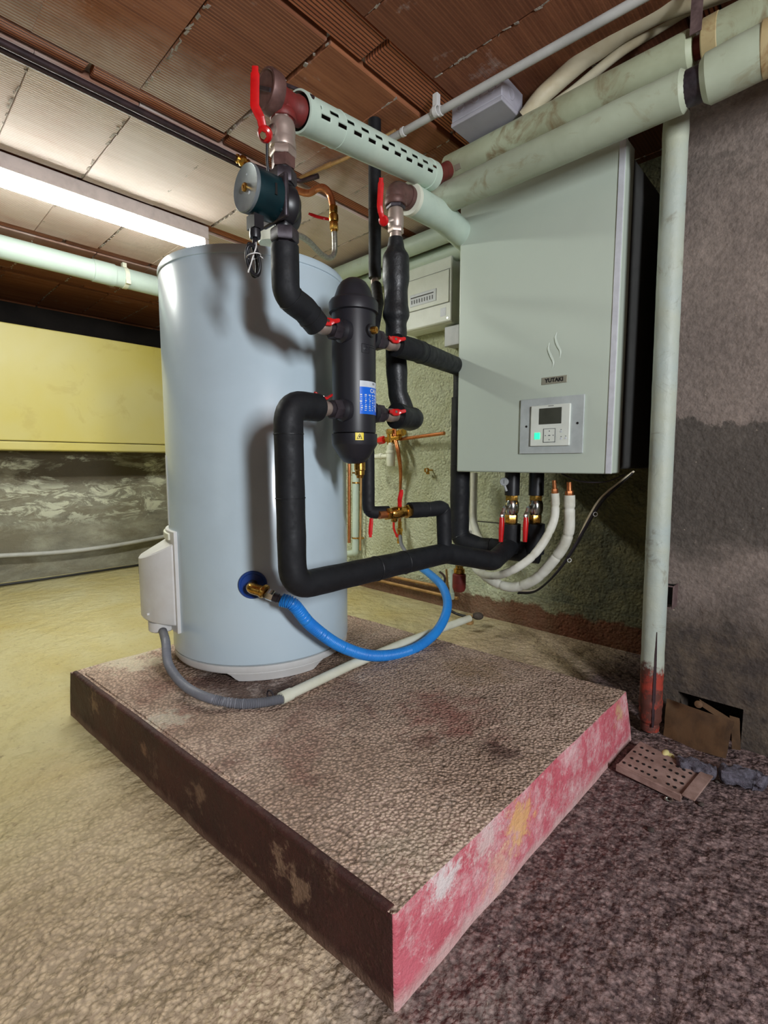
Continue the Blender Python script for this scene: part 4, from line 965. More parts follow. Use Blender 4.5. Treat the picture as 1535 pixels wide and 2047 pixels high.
# brass air vent on the side
vp = on_shell(741, 661); nv = V((vp.x-SX, vp.y-SY, 0)).normalized(); nv2 = (nv + right*0.45).normalized()
mb = MB(); mb.lathe([(0.015, -0.006), (0.0155, 0.002), (0.013, 0.004)], vp, nv2, 24); vb = mb.build('vent_boss', M_['black_plastic'], sp)
mb = MB(); mb.lathe([(0.0085, 0), (0.0085, 0.010), (0.0075, 0.0125), (0.004, 0.013), (0.003, 0.010), (0, 0.010)], vp+nv2*0.003, nv2, 24); mb.build('vent_screw', M_['brass'], vb)
# four side ports with union nuts
zU, zL = 0.992, 0.818
zU = (at(655, 655, Y=YP+0.01).z + at(795, 688, Y=YP+0.01).z)/2; zL = (at(655, 815, Y=YP+0.01).z + at(795, 832, Y=YP+0.01).z)/2
PY = 0.855
print('ports', zU, zL)
for s_ in (-1, 1):
    for z in (zU, zL):
        x0 = SX + s_*(SR-0.012); d = V((s_, 0, 0))
        mb = MB(); mb.lathe([(0.027, 0), (0.026, 0.012), (0.022, 0.016), (0.0195, 0.018), (0.0195, 0.024)], (x0, PY, z), d, 32); mb.build('port', M_['filter_shell'], sp)
        mb = MB(); mb.hexn(V((x0, PY, z))+d*0.020, V((x0, PY, z))+d*0.042, 0.0235, phase=0.5); mb.cyl(V((x0, PY, z))+d*0.040, V((x0, PY, z))+d*0.052, 0.0165); mb.build('union_nut', M_['iron_dark'], sp, label='dark hexagonal union nut')
mb = MB(); q = at(719, 931, D=1.20); mb.lathe([(0.008, -0.030), (0.009, -0.024), (0.012, -0.022), (0.012, -0.012), (0.014, -0.010), (0.014, 0.008), (0.010, 0.012), (0.010, 0.03)], q, n=20); mb.build('drain_cock', M_['brass'], sp)

def wing_valve(x, z, s_, label, up=False):
    """small nickel ball valve with a red butterfly handle; s_ = side of the vessel"""
    t = thing('butterfly_valve', label, 'valve', (x, PY, z-0.016), 'small butterfly valves on the black vessel')
    mb = MB(); mb.lathe([(0.0135, -0.022), (0.0145, -0.018), (0.0145, -0.012), (0.0165, -0.009), (0.0172, 0), (0.0165, 0.009), (0.0150, 0.013), (0.0150, 0.022)], (x, PY, z), (1, 0, 0), 28); mb.build('valve_body', M_['nickel'], t)
    ax = V((0, 0, 1)) if up else V((-0.25, -0.95, 0.25)).normalized()
    top = V((x, PY, z)) + ax*0.021
    mb = MB(); mb.cyl(V((x, PY, z))+ax*0.012, top, 0.006, n=16); mb.build('stem', M_['nickel'], t)
    L = V((1, 0, 0)) ; sd = ax.cross(L).normalized(); L = sd.cross(ax).normalized(); mb = MB(); rs = []
    for i in range(21):
        u = -1+2*i/20; wd = 0.0085 if abs(u) < 0.3 else 0.0085-0.0038*min(1, (abs(u)-0.3)/0.3)
        if abs(u) > 0.93: wd *= 0.75
        lift = 0.010*max(0, abs(u)-0.25)/0.75
        c_ = top + L*0.024*u + ax*lift; h_ = 0.0035 if abs(u) < 0.3 else 0.0026
        rs.append([c_+sd*wd+ax*h_*0.5, c_+sd*wd*0.7+ax*h_, c_-sd*wd*0.7+ax*h_, c_-sd*wd+ax*h_*0.5, c_-sd*wd-ax*h_*0.5, c_-sd*wd*0.7-ax*h_, c_+sd*wd*0.7-ax*h_, c_+sd*wd-ax*h_*0.5])
    mb.rings(rs); hd = mb.build('butterfly_handle', M_['red_paint'], t)
    mb = MB(); mb.cyl(top+ax*0.003, top+ax*0.0055, 0.0035, n=12); mb.build('handle_screw', M_['chrome'], hd)
xl, xr = SX-SR-0.052, SX+SR+0.062
wing_valve(xl, zU, -1, 'small red winged valve at the upper left port of the black vessel')
wing_valve(xl-0.002, zL, -1, 'small red winged valve at the lower left port of the black vessel', True)
wing_valve(xr, zU, 1, 'small red winged valve at the upper right port of the black vessel')
wing_valve(xr+0.002, zL, 1, 'small red winged valve at the lower right port of the black vessel')

# ------------------------------------------------------------ black foam-lagged pipes
def foam_pipe(name, label, pts, r, rad=0.03, n=28, mat='foam', lumps=0.0, step=0.008, rfun=None, seams=(), group=None):
    path = dense(fillet(pts, rad), step) if rad is not None else dense(pts, step)
    t = thing(name, label, 'pipe', tuple(min((p for p in path), key=lambda p: p.z)), group)
    f = (lambda L, T: (rfun(L, T) if rfun else r) * (1 + lumps*noise.noise(V((L*22, r*90, 3.1)))))
    mb = MB(); mb.tube(path, r, n, rad=f); mb.build('foam_sleeve', M_[mat], t)
    # dark glued joints between sleeve lengths
    Ls = [0.0]
    for a_, b_ in zip(path, path[1:]): Ls.append(Ls[-1]+(b_-a_).length)
    for s_ in seams:
        L = s_*Ls[-1]; i = max(1, min(len(path)-2, next((k for k, q in enumerate(Ls) if q >= L), 1))); tt = (path[i+1]-path[i-1]).normalized()
        x_, y_, z_ = frame_of(tt); rr = f(Ls[i], Ls[-1])*1.012
        mb = MB(); mb.tube([path[i] + (x_*math.cos(a)+y_*math.sin(a))*rr for a in [k*2*PI/24 for k in range(25)]], 0.0011, 6, cap=False); mb.build('glued_joint', M_['foam_tape'], t)
    return t, path
# a: pump down to the upper left port
za1 = zc(492)
foam_pipe('insulated_pipe', 'short black insulated pipe from the green pump down to the upper left port', [(CX, YP, za1), (CX, YP, zc(590)), (CX+0.052, YP+0.008, zU+0.022), (xl-0.018, PY, zU)], 0.0272, 0.03, seams=(0.52, 0.86), lumps=0.03)
# b: lower left port, down, and along to the tee under the cabinet
zb = (zc(1165, 600)+at(890, 1110, Y=YP).z)/2
bX = at(577, 900, Y=YP).x; bt, bpth = foam_pipe('insulated_pipe', 'long black insulated pipe looping low in front of the tank from the lower left port', [(xl-0.020, PY, zL), (bX, YP, zL-0.002), (bX+0.004, YP, zb), (1.15, YP, zb), tuple(at(985, 1122, D=1.50)), (at(1023, 1000, D=1.62).x, at(1023, 1000, D=1.62).y, zb-0.012)], 0.030, [0.045, 0.050, 0.06, 0.05], seams=(0.10, 0.20, 0.52, 0.60), lumps=0.025)
# c: second riser, taped and lumpy, down to the lower right port
YC = 0.93
CX2 = at(791, 480, Y=YC).x
def rc(L, T):
    u = L
    pts_ = [(0, 0.019), (0.022, 0.022), (0.05, 0.034), (0.10, 0.037), (0.135, 0.031), (0.17, 0.033), (0.20, 0.037), (0.225, 0.0285), (0.30, 0.029), (0.4, 0.0275), (0.52, 0.0285), (0.62, 0.031), (0.75, 0.027)]
    for (a, ra), (b_, rb) in zip(pts_, pts_[1:]):
        if u <= b_: k = (u-a)/(b_-a); k = k*k*(3-2*k); return ra+(rb-ra)*k
    return 0.0275
zc2 = at(790, 476, Y=YC).z
foam_pipe('insulated_pipe', 'lumpy black taped pipe dropping from the brown elbow behind the right ports', [(CX2, YC, zc2), (CX2+0.003, YC, zL+0.16), (CX2+0.010, YC, zL+0.07), (CX2+0.038, YC-0.012, zL-0.004), (CX2-0.010, PY+0.003, zL-0.002), (xr+0.020, PY, zL)], 0.028, [0.05, 0.04, 0.03, 0.016], rfun=rc, mat='foam_tape', lumps=0.10, step=0.005)
# d: upper right port back to the riser beside the cabinet
d1 = V((1.455, 1.005, 1.0)); d1.z = at(912, 733, D=1.72).z
foam_pipe('insulated_pipe', 'black insulated pipe running from the upper right port back to the cabinet', [(xr+0.020, PY, zU), (xr+0.10, PY+0.002, zU), tuple(d1), (1.455, 1.005, d1.z-0.10)], 0.0285, [0.03, 0.035], seams=(0.18, 0.9), lumps=0.02)
z_h = at(925, 1090, D=1.74).z
foam_pipe('insulated_pipe', 'thick black insulated riser down the left side of the white cabinet', [(1.455, 1.005, d1.z-0.10), (1.455, 1.005, z_h+0.02), (1.47, 0.93, z_h), (at(1071, 1000, D=1.60).x+0.012, at(1071, 1000, D=1.60).y-0.012, z_h-0.004)], 0.034, [0.05, 0.06], seams=(0.30, 0.62, 0.78), lumps=0.03)
# e: thin riser from the ceiling behind
e_x, e_y = at(749, 400, D=1.6).x, at(749, 400, D=1.6).y
et, ep = foam_pipe('insulated_pipe', 'thin straight black pipe sleeve hanging from the ceiling behind the slotted duct', [(e_x, e_y, CEIL-0.001), (e_x, e_y, at(749, 556, D=1.6).z)], 0.0195, None, seams=(0.55,), lumps=0.01)
mb = MB(); mb.cyl((e_x, e_y, at(749, 575, D=1.6).z), (e_x, e_y, at(749, 552, D=1.6).z), 0.010); mb.hexn((e_x, e_y, at(749, 569, D=1.6).z), (e_x, e_y, at(749, 559, D=1.6).z), 0.013); mb.build('pipe_end', M_['nickel'], et)
f0 = at(752, 572, D=1.59); f1 = at(756, 606, D=1.5); f2 = at(745, 660, D=1.30); f3 = V((at(736, 900, Y=0.915).x, 0.915, 0)); zf = at(740, 1026, Y=0.905).z
foam_pipe('insulated_pipe', 'slim black pipe dropping behind the vessel to the brass valve', [f0, f1, f2, (f3.x, 0.915, f2.z-0.05), (f3.x, 0.915, zf), (f3.x+0.055, 0.895, zf)], 0.0165, [0.02, 0.03, 0.03, 0.022], seams=(0.93,), lumps=0.03)
# g: brass valve round to the tee
ga, gb_, gc_ = at(818, 1020, D=1.345), at(862, 1018, D=1.385), at(886, 1026, D=1.40)
foam_pipe('insulated_pipe', 'bent black insulated pipe joining the brass valve to the low loop', [ga, gb_, (at(886, 1060, Y=0.845).x, 0.845, zf+0.004), (at(886, 1060, Y=0.845).x+0.004, 0.842, zb+0.01)], 0.0215, [0.03, 0.028], seams=(0.22, 0.48), lumps=0.06)

# brass valve with upright red lever
bvc = at(792, 1025, D=1.325); va = at(757, 1030, D=1.285); vb_ = at(824, 1021, D=1.352); ax_ = (vb_-va).normalized(); LV = (vb_-va).length
bv2 = thing('ball_valve', 'bright brass valve with raised red lever below the black vessel', 'valve', tuple(va-V((0, 0, 0.016))))
mb = MB(); mb.cyl(va, va+ax_*LV*0.25, 0.0105); mb.build('copper_tail', M_['copper'], bv2)
mb = MB(); mb.hexn(va+ax_*LV*0.20, va+ax_*LV*0.34, 0.0165, phase=0.3); mb.lathe([(0.0125, LV*0.34), (0.015, LV*0.38), (0.017, LV*0.5), (0.017, LV*0.6), (0.0145, LV*0.70), (0.0135, LV*0.78)], va, ax_, 28); mb.hexn(va+ax_*LV*0.78, va+ax_*LV*0.97, 0.0185, phase=0.1); mb.lathe([(0.009, 0), (0.009, 0.020), (0.006, 0.024)], va+ax_*LV*0.45, V((0, 0, -1)), 16); mb.build('valve_body', M_['brass'], bv2)
lh = at(799, 1012, D=1.305)
mb = MB(); mb.cyl(va+ax_*LV*0.62, lh, 0.006, n=14); mb.build('stem', M_['brass'], bv2)
mb = MB(); ball_lever(mb, lh, at(799, 1004, D=1.30), at(799, 998, D=1.295), at(803, 979, D=1.29), 0.0058, 0.0018, right); mb.build('lever', M_['red_paint'], bv2)
lh2 = at(741, 1040, D=1.25)
ll = thing('drain_lever', 'flat red lever hanging below the black elbow under the vessel', 'lever', tuple(at(740, 1073, D=1.25)))
mb = MB(); ball_lever(mb, at(742, 1036, D=1.25), at(742, 1044, D=1.25), at(741, 1052, D=1.25), at(740, 1074, D=1.25), 0.0052, 0.0018, right); mb.build('lever', M_['red_paint'], ll)

# ------------------------------------------------------------ slotted duct around the flow pipe
pa = V((CX+0.040, YP, zt)); pb = at(862, 352, D=1.46)
print('duct', pa, pb, (pb-pa).length)
ax_ = (pb-pa).normalized(); LD = (pb-pa).length; RD = 0.0345
x_, y_, z_ = frame_of(ax_, (0, -1, 0))     # x_ points to the camera side (-Y), y_ = ax x x_
if y_.z < 0: y_ = -y_
sl = thing('slotted_duct', 'pale green slotted plastic duct running from the red tee towards the cabinet', 'duct', tuple(pa-V((0, 0, RD))))
nr, nl_ = 60, 150; vs = []; fs = []
for i in range(nl_+1):
    for j in range(nr):
        t = 2*PI*j/nr; vs.append(pa + ax_*(LD*i/nl_) + (x_*math.cos(t) + y_*math.sin(t))*RD)
def slot(i, j):
    p1 = (i - 8) % 15; p2 = (i - 16) % 15
    if i < 8 or i > 146: return False
    return (j in (56, 57) and p1 < 8) or (j in (0, 1) and p2 < 8)
for i in range(nl_):
    for j in range(nr):
        if slot(i, j): continue
        fs.append((i*nr+j, i*nr+(j+1) % nr, (i+1)*nr+(j+1) % nr, (i+1)*nr+j))
mb = MB(); mb.add(vs, fs); sd_o = mb.build('duct_wall', M_['lag_green'], sl)
so = sd_o.modifiers.new('wall', 'SOLIDIFY'); so.thickness = 0.0022; so.offset = -1
mb = MB(); mb.cyl(pa-ax_*0.002, pb+ax_*0.02, 0.0215, n=28); mb.build('inner_pipe', M_['rusty_steel'], sl)
mb = MB(); mb.lathe([(RD-0.002, 0), (RD+0.0018, 0.001), (RD+0.0018, 0.018), (RD, 0.019)], pa-ax_*0.004, ax_, 48, cap=False); mb.build('collar', M_['lag_green'], sl); mb = MB(); mb.lathe([(RD, 0), (RD+0.001, 0.0005), (RD+0.001, 0.002), (RD, 0.0025)], pa+ax_*LD*0.205, ax_, 48, cap=False); mb.build('joint_ring', M_['lag_green'], sl)
mb = MB(); mb.lathe([(RD, 0), (RD+0.0022, 0.0005), (RD+0.0022, 0.030), (RD, 0.031)], pa+ax_*(LD-0.030), ax_, 48, cap=False); mb.build('collar', M_['lag_green'], sl)
mb = MB(); mb.tube(spline([pa-ax_*0.055+V((0, 0, 0.030)), pa-ax_*0.03+V((0, 0.01, 0.044)), pa-ax_*0.002+V((0, 0.0, 0.040)), pa+ax_*0.008-V((0, RD+0.002, -0.012))], 8), 0.0035, 8); mb.build('binding_wire', M_['rusty_steel'], sl)
# red stub beyond it
rs_ = thing('pipe_stub', 'short dark red pipe piece between the slotted duct and the dusty upper pipe', 'pipe', tuple(pb+ax_*0.02-V((0, 0, 0.03))))

# ------------------------------------------------------------ second riser head: brown elbow and ball valve
ex, ey = CX2, YC
ez = at(795, 384, Y=YC).z
el = thing('pipe_elbow', 'brown iron elbow turning into the wide pale green pipe', 'pipe fitting', (ex, ey, at(790, 402, Y=YC).z))
zz = lambda py: at(790, py, Y=YC).z
mb = MB(); mb.tube(fillet([(ex, ey, zz(412)), (ex, ey, ez), (ex+0.055, ey, ez)], 0.034, 12), 0.0275, 28); mb.lathe([(0.030, 0), (0.031, 0.003), (0.031, 0.012), (0.028, 0.014)], (ex+0.040, ey, ez), (1, 0, 0), 32); mb.lathe([(0.028, -0.004), (0.030, 0), (0.030, 0.010), (0.028, 0.013)], (ex, ey, zz(408)), n=32)
mb.build('elbow', M_['iron_brown'], el)
mb = MB(); mb.hexn((ex, ey, zz(418)), (ex, ey, zz(404)), 0.0255, phase=0.2); mb.build('reducing_nut', M_['iron_dark'], el)
bv3 = thing('ball_valve', 'nickel ball valve with red lever under the brown elbow', 'valve', (ex, ey, zz(476)))
mb = MB(); mb.lathe([(0.015, zz(479)), (0.0165, zz(474)), (0.0155, zz(468)), (0.0175, zz(457)), (0.021, zz(453)), (0.0215, zz(440)), (0.0205, zz(425)), (0.019, zz(418))], (ex, ey, 0), n=32); mb.build('valve_body', M_['nickel'], bv3)
mb = MB(); mb.hexn((ex, ey, zz(466)), (ex, ey, zz(455)), 0.0215, phase=0.4); mb.build('hexagon', M_['nickel'], bv3)
hb_ = at(767, 441, D=1.30); st = V((ex-0.014, ey, zz(442)))
mb = MB(); mb.cyl(st, hb_, 0.007); mb.build('stem', M_['chrome'], bv3)
mb = MB(); ball_lever(mb, hb_+V((0, 0, -0.008)), at(761, 425, D=1.288), at(759, 412, D=1.285), at(762, 356, D=1.285), 0.0072, 0.0020, right); mb.lathe([(0.011, -0.006), (0.0125, -0.002), (0.0125, 0.004), (0.009, 0.007)], hb_, (hb_-st), 20); mb.build('lever', M_['red_paint'], bv3)
wp = [V((ex+0.052, ey, ez)), V((1.27, ey+0.02, at(868, 428, D=1.55).z)), V((1.50, ey+0.05, at(868, 428, D=1.55).z-0.012))]
mb = MB(); mb.tube(dense(wp, 0.02), 0.040, 36); wt = mb.build('pale_pipe', M_['lag_green']); tag(wt, 'wide pale green lagged pipe from the brown elbow to behind the cabinet', 'pipe')
mb = MB(); d_ = (wp[1]-wp[0]).normalized(); mb.lathe([(0.034, -0.001), (0.0415, 0.0), (0.0415, 0.014), (0.040, 0.015)], wp[0]-d_*0.002, d_, 36); mb.build('end_collar', M_['cream_plastic'], wt)

# ------------------------------------------------------------ lagged pipes over the cabinet
XL, ZL = 1.25, at(1200, 257, X=1.25).z
XU = 1.335; ZU = at(1200, 192, X=XU).z
def yA(px, X): r = (px-767.5)/F_PX; d = X/(fwd_h.x + right.x*r); return d*(fwd_h.y + right.y*r)
def lag(name, label, X, Z, p0, p1, r, mat, dx=0.0, caps=True, Z1=None, group='lagged pipes over the cabinet'):
    a_, b_ = V((X, yA(p0, X), Z)), V((X+dx, yA(p1, X), Z if Z1 is None else Z1))
    mb = MB(); pts = dense([a_, b_], 0.01)
    mb.tube(pts, r, 36, rad=lambda L, T: r*(1+0.02*noise.noise(V((L*14, X*9, 0))) - (0.20*max(0, 1-min(L, T-L)/0.008)**2)))
    o = mb.build(name, M_[mat]); tag(o, label, 'pipe', group); return o, a_, b_
o1, a1, b1 = lag('lagged_pipe', 'upper dusty green lagged pipe rising from the slotted duct over the cabinet', XU, ZU, 886, 1338, 0.041, 'lag_dusty')
mb = MB(); mb.obox(V((XU, yA(918, XU), ZU)) + V((-0.034, 0, -0.0235)), (0.0006, 0, 0), (0, 0.010, 0), V((-0.004, 0, 0.006))); mb.build('sticker', M_['label_silver'], o1)
o2, a2, b2 = lag('lagged_pipe', 'lower pale green lagged pipe passing just above the cabinet front', XL, ZL, 866, 1330, 0.0405, 'lag_mid')
b2s = MB(); b2s.tube([V((XL, yA(862, XL), ZL)), V((XL, yA(862, XL)+0.02, ZL))], 0.034, 28); b2s.build('end_plug', M_['lag_green'], o2)
core = MB(); core.tube([V((XU, yA(1325, XU), ZU)), V((XU, yA(1420, XU), ZU))], 0.022, 20); co = core.build('steel_pipe', M_['rust_red']); tag(co, 'bare red painted steel pipe showing between the upper lagged lengths', 'pipe')
core = MB(); core.tube([V((XL, yA(1315, XL), ZL)), V((XL, yA(1400, XL), ZL))], 0.034, 20); co = core.build('steel_pipe', M_['iron_dark']); tag(co, 'bare dark steel pipe showing between the lower lagged lengths', 'pipe')
o3, a3, b3 = lag('lagged_pipe', 'upper dusty lagged pipe length right of the hanging strap', XU, ZU, 1356, 1512, 0.044, 'lag_dusty')
mb = MB(); mb.lathe([(0.040, -0.001), (0.0455, 0.002), (0.0458, 0.028), (0.044, 0.030)], V(a3)+V((0, 0.001, 0)), (0, -1, 0), 36); mb.build('tape_band', M_['lag_tape'], o3, label='yellowed tape band')
o4, a4, b4 = lag('lagged_pipe', 'lower pale lagged pipe length right of the hanging strap with taped end', XL, ZL, 1356, 1486, 0.046, 'lag_mid', Z1=ZL+0.008)
mb = MB(); mb.lathe([(0.0465, -0.001), (0.048, 0.001), (0.046, 0.020), (0.040, 0.026)], V(b4)+V((0, 0.018, 0.0)), (0, -1, 0), 36, cap=False); mb.build('tape_band', M_['lag_tape'], o4, label='yellowed tape band')
o5, a5, b5 = lag('lagged_pipe', 'lower lagged pipe length at the far right edge with torn tape', XL, ZL+0.008, 1506, 1700, 0.048, 'lag_mid')
mb = MB(); mb.lathe([(0.030, -0.020), (0.046, -0.012), (0.051, 0.0), (0.0505, 0.016), (0.048, 0.020)], V(a5), (0, -1, 0), 24, cap=False); mb.build('torn_tape', M_['lag_tape'], o5, label='torn brown tape')
core = MB(); core.tube([V(b4)+V((0, 0.01, 0)), V(a5)-V((0, 0.02, 0))], 0.030, 20); co = core.build('steel_pipe', M_['rusty_steel']); tag(co, 'bare rusty pipe in the gap at the far right', 'pipe')
o6, a6, b6 = lag('lagged_pipe', 'upper dusty lagged pipe length at the top right corner', XU, ZU, 1528, 1700, 0.044, 'lag_dusty')
core = MB(); core.tube([V((XU, yA(1505, XU), ZU)), V((XU, yA(1535, XU), ZU))], 0.022, 20); co = core.build('steel_pipe', M_['rusty_steel']); tag(co, 'bare rusty pipe between upper lagged lengths at the top right corner', 'pipe')
# red stub from the duct into the upper lagged pipe
mb = MB(); mb.tube([pb+ax_*0.012, V(a1)*0.6+(pb+ax_*0.012)*0.4, V(a1)+V((-0.01, -0.02, 0))], 0.024, 20); mb.build('pipe_piece', M_['rust_red'], rs_)
# hanging strap
st_ = thing('pipe_strap', 'dull flat metal hanger strap crossing the lagged pipes', 'strap', V((XL-0.045, yA(1345, XL), ZL-0.04)))
y_s = yA(1348, XU)
mb = MB(); mb.obox((XU-0.046, y_s, (CEIL+ZU)/2+0.0), (0.0015, 0, 0), (0, 0.011, 0), (0, 0, (CEIL-ZU)/2-0.001)); mb.tube([V((XU-0.044, y_s, CEIL-0.006)), V((XU-0.03, y_s, CEIL-0.004))], 0.004, 8); mb.build('strap_band', M_['strap'], st_)

# ------------------------------------------------------------ grey conduit, clips and junction box on the ceiling
za_, zb2 = CEIL-0.045, CEIL-0.050
g0_, g1_ = at(795, 270, Z=CEIL-0.045), at(1290, -8, Z=CEIL-0.045)
mb = MB(); gdir = (g1_-g0_).normalized(); mb.tube([g0_-gdir*0.06, g0_, g1_, g1_+gdir*0.5], 0.0105, 20); gco = mb.build('conduit_pipe', M_['conduit_grey']); tag(gco, 'grey rigid conduit clipped under the clay ceiling beside the junction box', 'conduit')
for px_ in (806, 880):
    t = (px_-795)/(1290-795); p = at(px_, 270 + (-8-270)*t, Z=CEIL-0.045)
    mb = MB(); mb.lathe([(0.0105, -0.006), (0.0128, -0.005), (0.0128, 0.005), (0.0105, 0.006)], p, gdir, 20, cap=False); mb.build('coupling', M_['white_plastic'], gco)
cp_ = at(872, 222, Z=CEIL-0.045)
cl = thing('conduit_clip', 'white plastic clip holding the grey conduit to the ceiling', 'clip', cp_-V((0, 0, 0.015)))
mb = MB(); mb.lathe([(0.0108, -0.007), (0.0145, -0.007), (0.0145, 0.007), (0.0108, 0.007)], cp_, gdir, 20, cap=False); mb.box(cp_+V((-0.008, -0.008, 0.011)), (cp_.x+0.008, cp_.y+0.008, CEIL-0.0015)); mb.obox(cp_+V((0.0, 0.016, 0.004)), (0.004, 0, 0), (0, 0.005, 0), (0, 0, 0.008)); mb.build('clip_body', M_['white_plastic'], cl, bevel=0.001)
jb = thing('junction_box', 'grey rectangular junction box on the ceiling under the conduit', 'junction box', at(960, 240, Z=CEIL-0.072))
q0, q1, q2 = at(899, 254, Z=CEIL-0.072), at(1003, 202, Z=CEIL-0.072), at(1047, 241, Z=CEIL-0.072)
jx0, jx1, jy0, jy1 = (q0.x+q1.x)/2, q2.x, (q1.y+q2.y)/2, q0.y
print('box', jx0, jx1, jy0, jy1)
mb = MB(); mb.box((jx0+0.001, jy0+0.001, CEIL-0.060), (jx1-0.001, jy1-0.001, CEIL-0.002)); mb.build('box_body', M_['box_grey'], jb, bevel=0.003)
mb = MB(); mb.box((jx0-0.0005, jy0-0.0005, CEIL-0.072), (jx1+0.0005, jy1+0.0005, CEIL-0.0605)); mb.build('box_lid', M_['box_grey'], jb, bevel=0.003)
for k in range(3):
    yk = jy0 + (jy1-jy0)*(0.2+0.3*k); mb = MB(); mb.lathe([(0.0125, 0), (0.0125, 0.0018), (0.011, 0.0024), (0.0095, 0.0024), (0.0085, 0.0012), (0, 0.0012)], (jx0+0.0012, yk, CEIL-0.030), (-1, 0, 0), 24); mb.build('knockout', M_['box_grey'], jb)
mb = MB(); mb.lathe([(0.015, 0), (0.015, 0.0016), (0.0135, 0.0022), (0.012, 0.0014), (0, 0.0014)], ((jx0+jx1)/2-0.008, jy0+0.0012, CEIL-0.034), (0, -1, 0), 28); mb.build('knockout', M_['box_grey'], jb)
# two beige pipes sweeping up to the right over the lagged pipes
for k, (pts, r, lb_) in enumerate((
    ([(1050, 236, 1.46), (1080, 196, 1.43), (1112, 166, 1.41), (1165, 120, 1.37), (1200, 96, 1.34), (1250, 60, 1.30), (1320, 22, 1.25), (1372, 2, 1.21), (1440, -22, 1.17), (1520, -50, 1.12)], 0.0225, 'upper thick beige plastic pipe curving over the lagged pipes'),
    ([(1085, 240, 1.47), (1102, 214, 1.45), (1147, 180, 1.42), (1200, 136, 1.37), (1250, 97, 1.33), (1325, 50, 1.28), (1374, 20, 1.24), (1440, -6, 1.19), (1530, -40, 1.14)], 0.0120, 'thin beige pipe hugging the underside of the thick beige pipe'))):
    mb = MB(); mb.tube(spline([at(a_, b_, D=c_) for a_, b_, c_ in pts], 12), r, 20); o = mb.build('beige_pipe', M_['beige_pipe']); tag(o, lb_, 'pipe', 'beige pipes at the top right')

def one(mb, name, mat, label, cat, group=None, **kw):
    o = mb.build(name, mat, **kw); return tag(o, label, cat, group)

# ------------------------------------------------------------ dark pipes, small copper work on the ceiling
for dy, r, lb_ in ((1.592, 0.0100, 'thin dark steel pipe under the ceiling, the one nearer the lamp'), (1.569, 0.0095, 'thin dark steel pipe under the ceiling, the one further from the lamp')):
    x1 = at(492, 312, Y=dy).x + (0.02 if dy > 1.58 else -0.02)
    mb = MB(); mb.tube(dense([(-1.2, dy, CEIL-0.016), (x1, dy, CEIL-0.016)], 0.05), r, 16)
    o = one(mb, 'steel_pipe', M_['rusty_steel'], lb_, 'pipe', 'twin dark steel pipes under the ceiling')
vx = at(486, 303, Y=1.555)
sv = thing('ceiling_valve', 'small old brass valve where the dark ceiling pipes end', 'valve', (vx.x, 1.56, CEIL-0.05))
mb = MB(); mb.lathe([(0.012, -0.024), (0.014, -0.018), (0.010, -0.014), (0.017, -0.006), (0.017, 0.006), (0.010, 0.014), (0.014, 0.018), (0.012, 0.024)], (vx.x, 1.560, CEIL-0.020), (1, 0, 0), 20); mb.build('valve_body', M_['brass'], sv)
mb = MB(); mb.cyl((vx.x, 1.560, CEIL-0.020), (vx.x, 1.532, CEIL-0.048), 0.005); mb.hexn((vx.x, 1.545, CEIL-0.037), (vx.x, 1.535, CEIL-0.046), 0.010); mb.obox((vx.x, 1.531, CEIL-0.049), V((0.015, 0, 0)), V((0, 0.002, 0.003)), V((0, 0.004, -0.003))); mb.build('tap_key', M_['brass'], sv)
pz_ = CEIL-0.020
mb = MB(); mb.tube(fillet([(vx.x+0.028, 1.560, pz_), (at(540, 335, Z=pz_).x, 1.55, pz_), tuple(at(560, 352, Z=pz_)), tuple(at(600, 362, Z=pz_)), tuple(at(636, 352, Z=pz_))], 0.03), 0.0085, 14); one(mb, 'steel_pipe', M_['rusty_steel'], 'dark bent pipe piece between the small brass ceiling valve and the copper pipe', 'pipe')
mb = MB(); mb.tube(spline([at(588, 362, Z=CEIL-0.014), at(612, 350, Z=CEIL-0.012), at(650, 333, Z=CEIL-0.012), at(700, 312, Z=CEIL-0.012), at(790, 262, Z=CEIL-0.012)], 8), 0.0062, 12); cpo = one(mb, 'copper_pipe', M_['copper_dull'], 'slim straight copper pipe along the ceiling behind the slotted duct', 'pipe')
mb = MB(); a_, b_ = at(648, 334, Z=CEIL-0.012), at(662, 328, Z=CEIL-0.012); mb.cyl(a_, b_, 0.008); mb.build('coupling', M_['copper_dull'], cpo)
# copper swan neck, small red valve and braided hose behind the pump
D_ = 1.62
mb = MB(); mb.tube(spline([at(575, 368, D=D_+0.04), at(598, 382, D=D_+0.03), at(618, 386, D=D_+0.02), at(634, 377, D=D_+0.01), at(648, 376, D=D_), at(660, 390, D=D_), at(666, 416, D=D_)], 10), 0.0105, 16); one(mb, 'copper_pipe', M_['copper'], 'bent copper swan neck pipe behind the green pump', 'pipe')
sm = thing('isolating_valve', 'small brass valve with thin red lever on the copper swan neck', 'valve', tuple(at(668, 464, D=D_)))
v0, v1 = at(666, 412, D=D_), at(668, 464, D=D_); d_ = (v1-v0).normalized(); L = (v1-v0).length
mb = MB(); mb.hexn(v0, v0+d_*L*0.30, 0.0135); mb.lathe([(0.010, L*0.28), (0.0145, L*0.34), (0.0150, L*0.5), (0.0135, L*0.60)], v0, d_, 20); mb.hexn(v0+d_*L*0.62, v0+d_*L*0.92, 0.0140, phase=0.4); mb.cyl(v0+d_*L*0.9, v1, 0.010); mb.build('valve_body', M_['brass'], sm)
lh = at(657, 438, D=D_-0.012)
mb = MB(); ball_lever(mb, lh, at(650, 437, D=D_-0.03), at(636, 434, D=D_-0.03), at(617, 427, D=D_-0.03), 0.0045, 0.0016, (0, 0, 1)); mb.build('lever', M_['red_paint'], sm)
